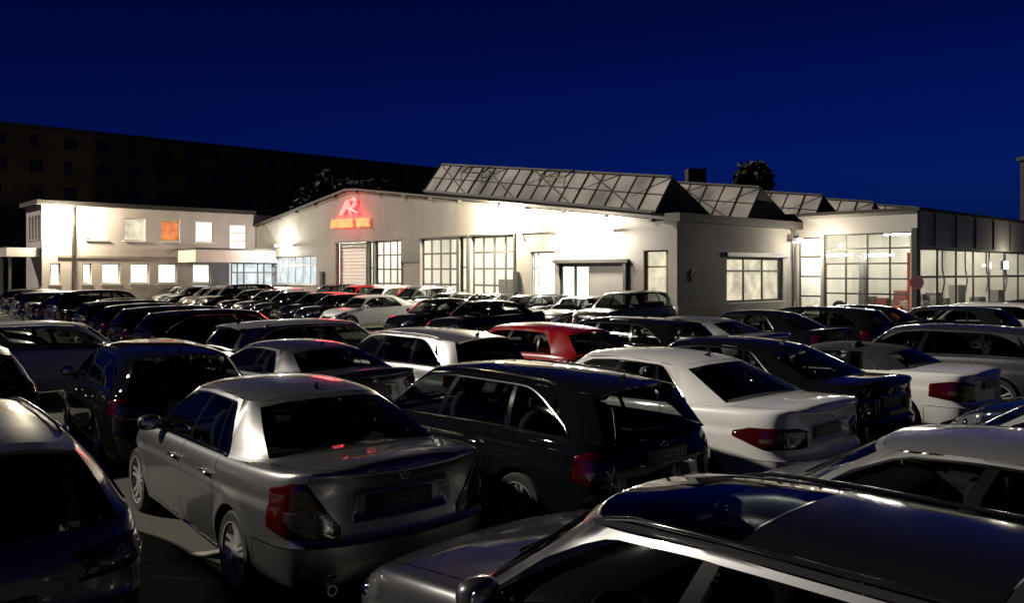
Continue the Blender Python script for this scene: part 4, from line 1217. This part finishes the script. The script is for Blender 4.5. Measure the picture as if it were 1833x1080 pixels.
# ================================================================ office building, two storeys
office = empty('office_building', (0, 0, 0)); tag(office, 'pale two storey office with lit windows at the left of the hall', 'building')
P0, P1 = lz(75, 365)[0], on_P(480, 400, KP)[0] and KP + 6
ztop = lz(75, 366)[1]
ups = [rect2(*r, f=lz) for r in ((154, 389, 190, 431), (222, 391, 260, 432), (288, 393, 322, 432), (350, 396, 383, 433), (411, 400, 442, 451))]
lows = [rect2(*r, f=lz) for r in ((90, 471, 108, 506), (148, 471, 164, 507), (182, 472, 215, 508), (233, 472, 267, 508), (283, 472, 317, 509), (345, 474, 377, 510))]
uz = (np.mean([u[2] for u in ups[:4]]), np.mean([u[3] for u in ups[:4]])); lzz = (np.mean([u[2] for u in lows]), np.mean([u[3] for u in lows]))
ups = [(u[0], u[1], uz[0], uz[1]) for u in ups[:4]] + [(ups[4][0], ups[4][1], uz[0]-1.0, uz[1]-.15)]
lows = [(u[0], u[1], *lzz) for u in lows]
om = MB(); FL.wall(om, P0, P1, [(P0, ztop), (P1, ztop)], ups + lows)
FS = Frame(W3(P0, 0), HV, -PV)
sidew = [(60.2 + 1.5*i, 61.1 + 1.5*i, uz[0], uz[1]) for i in range(4)]
H_SIDE = on_P(47, 400, P0)[0]
sidew = [(59.0 + (H_SIDE-59.4)/4*i, 59.0 + (H_SIDE-59.4)/4*(i+.62), uz[0], uz[1]) for i in range(4)]
FS.wall(om, 58.501, H_SIDE, [(58, ztop), (H_SIDE, ztop)], sidew)
om.build('wall', M['office_wall'], office)
FL.box(MB(), P0-.35, P1, ztop+.002, ztop+.28, 58.5 - H_SIDE - .3, .35).build('roof', M['roof'], office)
FL.box(MB(), P0-.02, P1, .0, lzz[0]-.35, .003, .05).build('plinth', M['plinth'], office)
FL.box(MB(), P0+.9, P1, lzz[1]+.35, lzz[1]+.50, .003, .05).build('string_course', M['plinth'], office)
for u, mt, c in zip(ups, ('lit_white', 'lit_warm', 'lit_orange', 'lit_white', 'lit_white'), (3, 1, 1, 1, 1)):
    window_unit(FL, office, *u, c, 1 if u is not ups[4] else 4, M['frame_white'], M[mt], .08)
for u in lows: window_unit(FL, office, *u, 1, 1, M['frame_white'], M['lit_white'], .08)
for u in sidew: window_unit(FS, office, *u, 1, 1, M['frame_white'], M['lit_warm'], .08)
pa, pz_ = lz(129, 376)
MB().tube([FL.pt(pa, .12, ztop-.02), FL.pt(pa, .12, .1)], .06, 6).build('downpipe', M['fascia'], office, 60)
ca, cz = lz(20, 455)
FS.box(MB(), 58.7, 61.4, lzz[1]+.40, lzz[1]+.95, .01, 1.9).build('porch_canopy', M['office_wall'], office)
for h in (58.9, 61.2): FS.box(MB(), h, h+.14, 0, lzz[1]+.39, 1.6, 1.74).build('canopy_post', M['frame_dark'], office)
# flat porch between office and hall, glazed showroom front
e0, e1 = lz(318, 456)[0], lz(478, 460)[0]
FL.box(MB(), e0, e1, lzz[1]+.10, lzz[1]+.95, .06, 3.2).build('showroom_canopy', plaster('canopy_render', (.6, .52, .50), (.7, .6, .58), .7), office)
FL.box(MB(), e0-.1, e1, lzz[1]+.952, lzz[1]+1.08, .05, 3.3).build('canopy_trim', M['fascia'], office)
FV = Frame(FL.pt(0, 2.9, 0) , PV, -HV)
window_unit(FV, office, e0+2.6, e1-.1, .3, lzz[1]+.08, [0, .12, .24, .5, .62, .86, 1], [0, .75, 1], M['gate_frame'], M['lit_cool'], .09, .05, sill=False, name='showroom_window')

# ================================================================ newer glazed block on the right
blk_ = empty('service_block', (0, 0, 0)); tag(blk_, 'grey clad service block with glazed sectional gate at the right', 'building')
KB = 37.2
FG = Frame(W3(KB, 0), HV, -PV); gz = lambda px, py: on_P(px, py, KB)
hb1, hb0 = KH + .05, gz(1642, 378)[0]
zt_b = np.mean([gz(1500, 383)[1], gz(1640, 378)[1]])
(gg1, gtop), (gg0, gbot) = gz(1474, 419), gz(1632, 560)
gtop = np.mean([gtop, gz(1632, 416)[1]])
gm = MB(); FG.wall(gm, hb0, hb1, [(hb0, zt_b), (hb1, zt_b)], [(gg0, gg1, .02, gtop), (gg1+.15, hb1-.12, .3, gtop-.1)]); 
KR = hb0
FR = Frame(W3(0, KR), PV, -HV); rz2 = lambda px, py: on_H(px, py, KR)
wr0, wr1 = rz2(1648, 440)[0], 58.0
wtop = rz2(1660, 443)[1]
FR.wall(gm, KB+.301, 62, [(KB, zt_b), (62, zt_b)], [(wr0, wr1, .75, wtop)])
FR.box(gm, KB+.001, KB+.30, 0, zt_b, -.3, 0)
gm.build('cladding', M['clad'], blk_)
FR.box(MB(), KB-.15, 62, zt_b+.002, zt_b+.14, -14, .15).build('roof', M['roof'], blk_)
for i in range(8):
    p = KB + 1.9 + 2.55*i; FR.box(MB(), p-.04, p+.04, wtop+.05, zt_b-.02, .003, .05).build('cladding_joint', M['frame_dark'], blk_)
window_unit(FG, blk_, gg0, gg1, .02, gtop, 4, 6, M['gate_frame'], None, .07, .15, sill=False, name='gate')
window_unit(FG, blk_, gg1+.15, hb1-.12, .3, gtop-.1, 1, 4, M['gate_frame'], None, .07, .15, sill=False, name='side_window')
window_unit(FR, blk_, wr0, wr1, .75, wtop, [i/9 for i in range(10)], [0, .52, 1], M['frame_dark'], None, .11, .12, sill=False, name='window_band')
FG.box(MB(), hb0+.0, gg0-.02, 0, gtop+.15, .003, .08).build('gate_jamb', M['frame_dark'], blk_)
rb = MB()
FG.box(rb, KR+.31, hb1, 0, zt_b-.2, -19.1, -19.0) ; rb.build('inner_wall', M['room_dim'], blk_)
rb = MB(); FG.box(rb, hb1+.0, hb1+.1, 0, zt_b-.2, -24, -.31); FG.box(rb, KR+.31, hb1, zt_b-.3, zt_b-.2, -24, -.31); rb.build('inner_wall', M['room_dim'], blk_)
FG.box(MB(), KR+.31, hb1, .008, .02, -24, -.31).build('inner_floor', M['room_floor'], blk_)
for (h, d) in ((hb1-1.3, 1.6), (hb1-2.6, 3.2), (hb1-2.2, 6.5), (hb1-2.4, 10), (hb1-2.0, 13.5), (hb1-2.0, 17)):
    FG.box(MB(), h-.7, h+.7, zt_b-.75-(1.15 if d < 4 else 0), zt_b-.66-(1.15 if d < 4 else 0), -d-.08, -d+.08).build('light_tube', M['tube_dim'], blk_)
rnd = random.Random(5)
for i in range(16):
    d = 2.2 + rnd.random()*6; h = gg0 + .4 + rnd.random()*(gg1-gg0-.6); w = .25 + rnd.random()*.5; hh = .5 + rnd.random()*1.0
    b = MB(); FG.box(b, h-w/2, h+w/2, .021, hh, -d-w, -d); b.build('workshop_stock', M[rnd.choice(['orange', 'gate_frame', 'plinth', 'plinth', 'room', 'red_box', 'frame_dark'])], blk_)
for (h, d) in ((gg0+1.1, 2.6), (gg0+3.4, 2.6)):
    b = MB(); FG.box(b, h-.14, h+.14, .021, 3.3, -d-.25, -d); FG.box(b, h-.3, h+.3, .021, .10, -d-.5, -d+.2); b.build('lift_post', M['orange'] if h < gg0+2 else M['gate_frame'], blk_)
for i in range(5):
    p = KB + 3.0 + 3.1*i; b = MB().tube([FR.pt(p, -1.2, zt_b-.6), FR.pt(p, -1.2, 2.6), FR.pt(p+.15, -1.15, 1.9), FR.pt(p, -1.2, 1.3)], .035, 6); b.build('hose', M['frame_dark'], blk_)
    b = MB(); FR.box(b, p+.5, p+1.5, .021, 1.0 + .35*(i % 3), -2.2, -1.7); b.build('workbench', M['gate_frame'] if i % 2 else M['plinth'], blk_)
def loose_tyre(h, d, z, rad=.42):
    m = MB()
    c = FG.pt(h, -d, z); pts = [c + FG.ex*(rad*.78*math.cos(t)) + FG.ez*(rad*.78*math.sin(t)) for t in [2*math.pi*k/18 for k in range(18)]]
    return m.tube(pts, rad*.24, 8, closed=True)
ty_ = loose_tyre(gg1-.35, .9, .62).build('loose_tyre', M['rubber'], None, 60); tag(ty_, 'black tyre standing just behind the glazed gate at its left', 'tyre')
ral = rz2(1640, 506)
round_sign(FG, gg0-.25, gz(1640, 506)[1], .30, 'round no stopping sign at the corner of the grey service block', .10)
lp = empty('wall_lamp', (0, 0, 0)); tag(lp, 'bright wall lamp on the glazed band of the right hand block', 'lamp')
p_, z_ = rz2(1795, 475)
mm = MB(); FR.box(mm, p_-.35, p_+.35, z_-.22, z_+.22, .0, .14); mm.build('lamp_housing', M['frame_dark'], lp)
mm = MB(); FR.box(mm, p_-.28, p_+.28, z_-.17, z_+.17, .142, .17); mm.build('lamp_glass', M['flood_small'], lp)
add_light('wall_lamp_light', 'POINT', FR.pt(p_, .6, z_), 110, (1.0, .90, .72), lp, size=.05)
lq = empty('wall_lamp', (0, 0, 0)); tag(lq, 'small white box treated as a lamp at the gutter where hall and grey block meet', 'lamp')
jp, jz = pz(1432, 433)
mm = MB(); FB.box(mm, P_END-.75, P_END-.15, z_e-.62, z_e-.42, .30, .55); mm.build('lamp_housing', M['frame_white'], lq)
mm = MB(); FB.box(mm, P_END-.72, P_END-.18, z_e-.64, z_e-.622, .32, .53); mm.build('lamp_glass', M['flood_small'], lq)
MB().tube([FB.pt(P_END-.45, .0, z_e-.5), FB.pt(P_END-.45, .32, z_e-.5)], .03, 5).build('bracket', M['frame_dark'], lq)
add_light('wall_lamp_light', 'POINT', FB.pt(P_END-.9, 1.5, z_e-.75), 280, (1.0, .88, .70), lq, size=.05)  # added light, set out from the white box, to brighten the side wall
bn = MB().obox(W3(KP-.55, KH+.25), HV, -PV, Vector((0, 0, 1)), (0, 0, 0), (.7, .5, 1.15)); bn.obox(W3(KP-.60, KH+.2), HV, -PV, Vector((0, 0, 1)), (0, 0, 1.15), (.8, .6, 1.22))
tag(bn.build('waste_bin', M['red_box']), 'brown red bin at the corner of the white hall', 'bin')

# ================================================================ behind: apartment block, trees
apt = empty('apartment_block', (0, 0, 0)); tag(apt, 'long unlit apartment block behind the office, dark against the sky', 'building')
KA = 101.0
FAp = Frame(W3(0, KA), PV, -HV); az = lambda px, py: on_H(px, py, KA)
pa0, pa1 = az(-260, 300)[0], az(835, 300)[0]; za = az(310, 256)[1]
ws = []
for i in range(int((pa1 - pa0)/3.4)):
    for fl_ in range(6):
        a = pa0 + 1.2 + 3.4*i; ws.append((a, a + (1.3 if (i + fl_) % 3 else .8), 2.0 + 2.8*fl_, 3.4 + 2.8*fl_))
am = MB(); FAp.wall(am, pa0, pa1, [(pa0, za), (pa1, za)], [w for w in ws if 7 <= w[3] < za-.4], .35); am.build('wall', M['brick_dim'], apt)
FAp.box(MB(), pa0-.3, pa1+.3, za+.002, za+.4, -12, .3).build('roof', M['roof'], apt)
for w in ws:
    if w[3] > za-.4 or w[3] < 7: continue
    FAp.box(MB(), w[0], w[1], w[2], w[3], -.25, -.2).build('window', M['dead_pane'], apt)

def tree(x, y, h, r, crown_z0, n, label, seed, squeeze=1.0):
    rn = random.Random(seed); t = empty('tree', (x, y, 0)); tag(t, label, 'tree', 'dark trees behind the buildings')
    tr = MB(); tr.tube([(0, 0, 0), (.1, .05, h*.3), (0, .1, h*.6), (.1, 0, h*.85)], [.3, .24, .14, .04], 7)
    for k in range(9):
        a = rn.random()*6.28; z = h*(.3 + .06*k); tr.tube([(0, 0, z), (math.cos(a)*r*.35, math.sin(a)*r*.35, z+r*.3), (math.cos(a)*r*.7, math.sin(a)*r*.7, z+r*.45)], [.1, .06, .02], 5)
    tr.build('trunk', M['bark'], t, 60)
    V, F = [], []
    lobes = [(rn.gauss(0, .38)*r, rn.gauss(0, .42)*r, crown_z0 + (h-crown_z0)*(.12 + .78*rn.random()), r*(.30 + .25*rn.random())) for _ in range(16)]
    for _ in range(n):
        lx, ly, lz_, lr = rn.choice(lobes)
        d = Vector((rn.gauss(0, 1), rn.gauss(0, 1), rn.gauss(0, 1))).normalized() * (lr * (.25 + .75*rn.random()))
        f = 1 - .55*max(0, (lz_ + d.z - crown_z0)/(h - crown_z0))**2
        c = Vector(((lx*f + d.x)*squeeze, (ly*f + d.y)*squeeze, lz_ + d.z)); s = .24 + .26*rn.random()
        e1 = Vector((rn.gauss(0, 1), rn.gauss(0, 1), rn.gauss(0, 1))).normalized(); e2 = e1.orthogonal().normalized()
        o = len(V); V += [c - e1*s, c + e2*s*.6, c + e1*s, c - e2*s*.6]; F.append((o, o+1, o+2, o+3))
    make = make_mesh('crown', V, F, M['leaf']); link(bpy.data.objects.new('crown', make), t)
def tree_at(px, ptop, d, r, label, seed, z0=3.0, n=2600, sq=1.0):
    h = CAMH + (HORIZON - ptop)*d/FPX; tree((px - 916.5)*d/FPX, d, h, r, min(z0, h*.4), n, label, seed, sq)
tree_at(595, 284, 80, 4.2, 'broad dark tree behind the left slope of the hall roof', 1)
tree_at(660, 312, 84, 3.4, 'lower dark tree next to the broad one behind the gable', 9)
tree_at(1352, 296, 62, 1.9, 'compact dark tree rising behind the second skylight', 2, 6)
nb_ = empty('tower_block', (0, 0, 0)); tag(nb_, 'tall unlit tower block cut by the right edge of the picture', 'building')
x0_ = (1826 - 916.5)*74/FPX
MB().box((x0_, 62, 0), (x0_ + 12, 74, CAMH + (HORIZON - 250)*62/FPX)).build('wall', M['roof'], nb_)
for i in range(4):
    for fl_ in range(4): MB().box((x0_ + .7 + 2.8*i, 61.9, 1.2 + 2.8*fl_), (x0_ + 2.0 + 2.8*i, 61.99, 2.6 + 2.8*fl_)).build('window', M['dead_pane'], nb_)
MB().box((x0_ - .2, 61.8, CAMH + (HORIZON - 250)*62/FPX + .002), (x0_ + 12.2, 74.2, CAMH + (HORIZON - 250)*62/FPX + .35)).build('roof', M['roof'], nb_)
tree_at(10, 452, 75, 2.6, 'low dark tree left of the office porch', 6, 1.0, 1400)
# ================================================================ the cars
def car_at(kind, spec, near, rear, a, col, label, group=None):
    """a: degrees the nose points to the left of straight ahead"""
    return place_car(kind, spec, near, rear, R(90 + a), col, label, group)

C_SEDAN = scale_spec(SEDAN, recess=(.37, .70, .87), plate_z=.785, tail_shape='slant', tail=(.52, .42, .46, .93), black_mirror=True)
C_ESTATE = scale_spec(ESTATE, L=4.50, top=[(a if a < 3.5 else a - .10, z) for a, z in ESTATE['top']], rail_mat='gloss_black')
E_SEDAN = scale_spec(EXEC, L=4.62, wb=2.78, top=[(a if a < 3.6 else a - .25, z) for a, z in EXEC['top']], recess=(.37, .70, .86), plate_z=.78, tail_shape='hex', tail=(.44, .62, .54, .80))
E_LOW = scale_spec(E_SEDAN, zr=[(x, z - .09) for x, z in EXEC['zr']])
E_SEDAN_B = scale_spec(E_SEDAN, tail=(.5, .45, .50, .84), tail_shape='taper')
TOUAREG = scale_spec(SUV, L=4.70, tail=(.50, .36, .55, .83), emblem_z=.90, emblem_r=.055, plate_z=.72, trim=True, privacy=True)
L_ESTATE = scale_spec(ESTATE, W=1.83, tail=(.50, .36, .60, .86), emblem_z=.86, emblem_r=.055, plate_z=.60, privacy=True)
S_ESTATE = scale_spec(EXEC, kind='estate', rx=RX_WAGON, rails=True, sunroof=True, L=4.85, bulge=.004, trim=False,
    zr=[(.30, 1.36), (.6, 1.39), (1.0, 1.41), (1.6, 1.42), (2.2, 1.42), (2.75, 1.40), (3.2, 1.345)], yr=[(.3, .57), (.8, .60), (2.3, .62), (3.2, .58)],
    gh=[(.13, 0, .42, 0), (.135, .5, .43, .5), (.19, .93, .47, .93), (.46, 1, .86, 1), (1.30, 1, 1.40, 1), (1.36, 1, 1.45, 1), (2.40, 1, 2.28, 1),
        (2.49, 1, 2.35, 1), (3.42, 1, 2.92, .99), (3.50, .935, 2.99, .93), (3.65, .5, 3.09, .5), (3.69, 0, 3.12, 0)], tail=(.70, .36, .52, .93))
A_ESTATE = scale_spec(ESTATE, tail=(.55, .34, .60, .93), rails=True, rail_mat='chrome', privacy=True)
D_ESTATE = scale_spec(ESTATE, privacy=False, rails=False, tail=(.50, .36, .62, .95))
SUV_F = scale_spec(SUV, trim=False)

G1 = 'front row of cars seen from behind'
car_at('c_wagon', L_ESTATE, True, (-2.72, 4.24), 40, 'grey', 'dark grey estate cut off by the left edge in the foreground', G1)
car_at('c_sedan', C_SEDAN, True, (-.74, 5.82), 38, 'pewter', 'pewter grey saloon in the foreground with black dealer plate', G1)
car_at('c_estate', C_ESTATE, True, (1.38, 7.05), 41, 'black', 'black estate car with bright window trim beside the pewter saloon', G1)
car_at('e_sedan', E_SEDAN, True, (3.30, 8.42), 41, 'white', 'white saloon with red wraparound lamps between two black cars', G1)
car_at('e_sedan_b', E_SEDAN_B, True, (4.80, 10.25), 43, 'black', 'black saloon directly right of the white saloon', G1)
car_at('roadster', ROADSTER, True, (6.85, 11.75), 43, 'white', 'white convertible with closed black soft top', G1)
car_at('d_estate', D_ESTATE, True, (9.3, 13.4), 43, 'grey', 'dark grey estate at the right edge behind the white convertible', G1)

G0 = 'nearest row of cars with noses to the left'
car_at('s_estate', S_ESTATE, True, (2.80, 1.82), 43, 'grey', 'grey estate with sunroof and roof rails filling the lower right corner', G0)
car_at('e_low', E_LOW, True, (4.78, 3.42), 41, 'silver', 'silver saloon right behind the grey estate with the sunroof', G0)
car_at('e_low', E_LOW, True, (6.75, 4.95), 41, 'silver2', 'light silver car whose bonnet shows beyond the silver saloon', G0)
car_at('c_sedan', C_SEDAN, True, (8.55, 6.95), 42, 'blue', 'dark blue car nose at the right edge below the convertible', G0)

G2 = 'second row of cars seen from behind'
car_at('d_estate', D_ESTATE, True, (-6.45, 9.75), 40, 'dark', 'dark car at the left edge with light showing through its rear window', G2)
car_at('d_estate', D_ESTATE, True, (-3.78, 9.75), 35, 'black', 'black estate without roof rails parked nose ahead of the pewter saloon', G2)
car_at('coupe', COUPE, True, (-1.80, 11.0), 42, 'grey', 'grey two door coupe ahead of the black estate', G2)
car_at('a_estate', A_ESTATE, True, (-.15, 12.35), 41, 'silver', 'silver estate with glinting roof ahead of the white saloon', G2)
car_at('hatch', HATCH, False, (1.75, 14.2), 41, 'red', 'red hatchback in the second row', G2)
car_at('estate', ESTATE, False, (3.75, 15.9), 42, 'black', 'black estate right of the red hatchback', G2)
car_at('coupe_f', COUPE, False, (5.7, 17.6), 42, 'silver', 'silver coupe behind the black saloon of the front row', G2)
car_at('sedan', SEDAN, False, (7.7, 19.2), 42, 'black', 'black saloon right of the small silver coupe', G2)
car_at('estate', ESTATE, False, (9.7, 21.2), 42, 'black', 'black estate low in front of the glazed service gate', G2)
car_at('sedan', SEDAN, False, (11.7, 22.6), 42, 'black', 'black saloon next along toward the right from that estate', G2)
car_at('hatch', HATCH, False, (13.6, 22.0), 42, 'dark', 'dark hatchback before the window band of the grey block', G2)
car_at('a_est_f', scale_spec(A_ESTATE, rails=False), False, (16.4, 24.6), 60, 'white', 'white estate standing aslant near the right edge', G2)

def ordn(k): return ['first', 'second', 'third', 'fourth', 'fifth', 'sixth', 'seventh', 'eighth', 'ninth', 'tenth', 'eleventh', 'twelfth', 'thirteenth', 'fourteenth', 'fifteenth', 'sixteenth', 'seventeenth'][k]
FAR = {'sedan': SEDAN, 'estate': ESTATE, 'hatch': HATCH, 'suv': SUV_F, 'a_est_f': scale_spec(A_ESTATE, rails=False)}
word = {'sedan': 'saloon', 'estate': 'estate', 'hatch': 'hatchback', 'suv': 'SUV', 'a_est_f': 'estate'}
cword = {'black': 'black', 'dark': 'dark grey', 'blue': 'dark blue', 'grey': 'grey', 'silver': 'silver', 'silver2': 'light silver', 'white': 'white', 'pewter': 'pewter', 'taupe': 'taupe', 'red': 'red'}
# row A: rears to the left, noses to the hall
GA = 'left row of cars with tails to the left'
car_at('a_estate', A_ESTATE, True, (-5.60, 15.2), -48, 'silver2', 'silver estate with red tail lamp, nearest of the row with tails left', GA)
seqA = [('estate', 'black'), ('estate', 'black'), ('hatch', 'black'), ('estate', 'dark'), ('sedan', 'black'), ('suv', 'dark'), ('hatch', 'black'), ('sedan', 'dark'), ('estate', 'black'), ('hatch', 'grey'), ('sedan', 'black'), ('estate', 'dark'), ('sedan', 'black')]
for k, (t, c) in enumerate(seqA):
    kk = k + 2
    r = Vector((-5.50, 15.0)) + Vector((-.60, .80)) * (2.85 * kk)
    car_at(t, FAR[t], False, (r.x, r.y), -48 + random.uniform(-1, 1), c, f'{cword[c]} {word[t]}, {ordn(k)} beyond the silver estate in the left row', GA)
# row A2: further left, noses to the right
GL = 'leftmost row of cars with noses to the right'
seqL = [('estate', 'white'), ('hatch', 'silver2'), ('sedan', 'dark'), ('estate', 'silver'), ('sedan', 'black'), ('hatch', 'dark'), ('sedan', 'silver'), ('estate', 'black'), ('sedan', 'grey'), ('hatch', 'silver'), ('sedan', 'black')]
for k, (t, c) in enumerate(seqL):
    r = Vector((-10.7, 14.4)) + Vector((-.60, .80)) * (3.0 * k) - Vector((PV.x, PV.y)) * (1.3 if k else 0)
    lab = 'white estate side on at the left edge, nearest of the leftmost row' if k == 0 else f'{cword[c]} {word[t]}, {ordn(k-1)} behind the white estate of the leftmost row'
    car_at(t, FAR[t], False, (r.x, r.y), -48, c, lab, GL)
# row B: noses to the left, in front of the hall
GB_ = 'row of cars facing left before the hall'
seqB = {0: ('sedan', 'black'), 1: ('sedan', 'black'), 3: ('a_sedan', 'white'), 4: ('sedan', 'black'), 5: ('hatch', 'black'), 6: ('sedan', 'black'), 7: ('estate', 'dark'), 8: ('sedan', 'black'), 9: ('suv', 'black'), 10: ('sedan', 'dark'), 11: ('hatch', 'grey'), 12: ('sedan', 'black'), 13: ('estate', 'silver')}
FAR['a_sedan'] = scale_spec(SEDAN, trim=True); word['a_sedan'] = 'saloon'
FB_near = {0, 1, 3}
for k, (t, c) in seqB.items():
    ctr = Vector((-.9, 28.0)) + Vector((-.60, .80)) * (2.75 * k)
    r = ctr + Vector((PV.x, PV.y)) * 2.3
    if k == 3: lab = 'white saloon facing left with its whole flank lit, before the roller gate'
    elif k < 2: lab = ['black saloon facing left, nearest of the row before the hall', 'black saloon tucked behind the nearest one facing left'][k]
    else: lab = f'{cword[c]} {word[t]}, {ordn(k-4)} beyond the white saloon in the row facing left'
    car_at(t, FAR[t], False, (r.x, r.y), 132 + random.uniform(-1, 1), c, lab, GB_)
# row C: close to the hall wall
GC = 'cars parked close to the hall wall'
seqC = {-2: ('suv', 'dark'), -1: ('hatch', 'grey'), 1: ('estate', 'dark'), 2: ('sedan', 'black'), 3: ('sedan', 'dark'), 4: ('suv', 'grey'), 5: ('suv', 'white'), 6: ('suv', 'red'), 7: ('suv', 'black'), 9: ('sedan', 'silver2'), 10: ('hatch', 'dark'), 11: ('sedan', 'silver')}  # red body colour stands for neon light on the SUV by the roller gate
places = {-2: 'dark SUV facing left beside the corner of the white hall', -1: 'grey hatchback between the large SUV and the entrance door', 1: 'dark estate parked below the rightmost glazed gate', 2: 'black saloon parked below the narrow side door of the gates',
          3: 'dark grey saloon parked below the middle glazed gate', 4: 'grey SUV parked tight before the dark pier between the gates', 5: 'white SUV parked before the left glazed gate', 6: 'SUV coloured red for the neon light, parked before the roller gate',
          7: 'black SUV glowing red under the neon sign', 9: 'light silver saloon below the lit window at the left end', 10: 'dark hatchback near the showroom glazing', 11: 'silver saloon at the showroom corner'}
for k, (t, c) in seqC.items():
    h = {-2: 21.6, -1: 24.0}.get(k, 25.6 + 2.75*(k-1)*.98)
    p = KP - .8 if k > -2 else KP - .6
    r = W3(p, h)
    if k == -2: r = Vector((5.95, 32.6, 0))
    if k == -1: r = Vector((4.3, 34.6, 0))
    car_at(t, FAR[t], False, (r.x, r.y), 132, c, places[k], GC)
# light cars before the office
GO = 'light cars before the office'
for (px, py, t, c, lab) in ((402, 548, 'estate', 'white', 'white estate side on before the showroom canopy'), (335, 541, 'sedan', 'silver2', 'light silver saloon left of the white estate by the office'), (300, 540, 'sedan', 'white', 'white saloon furthest left before the office plinth')):
    g = gpt(px, py); r = Vector((g.x, g.y)) + Vector((PV.x, PV.y))*2.3
    car_at(t, FAR[t], False, (r.x, r.y), 132, c, lab, GO)

# price sheets behind the glass of the near cars
def sheet(car, x, y, z, tilt, label):
    o = MB().box((-.15, -.105, 0), (.15, .105, .002)).build('price_sheet', M['paper'])
    o.matrix_world = Matrix.Translation(car.location) @ Matrix.Rotation(car.rotation_euler.z, 4, 'Z') @ Matrix.Translation((x, y, z)) @ Matrix.Rotation(tilt, 4, 'Y')
    tag(o, label, 'sheet', 'price sheets in car windows')
M['paper'] = simple('paper', (.7, .7, .66), .8)
cars_ = {o['label']: o for o in bpy.data.objects if o.get('category') == 'car'}
for key, x, y, z, tl, lab in (('white saloon with red wraparound', .98, -.22, .965, 0, 'white sheet behind the rear window of the white saloon'),
                              ('black saloon directly right', .98, .10, .965, 0, 'white sheet behind the rear window of the black saloon'), ('pewter saloon in the foreground', .95, -.30, .967, 0, 'white sheet behind the rear window of the pewter saloon')):
    for l, o in cars_.items():
        if l.startswith(key): sheet(o, x, y, z, tl, lab)
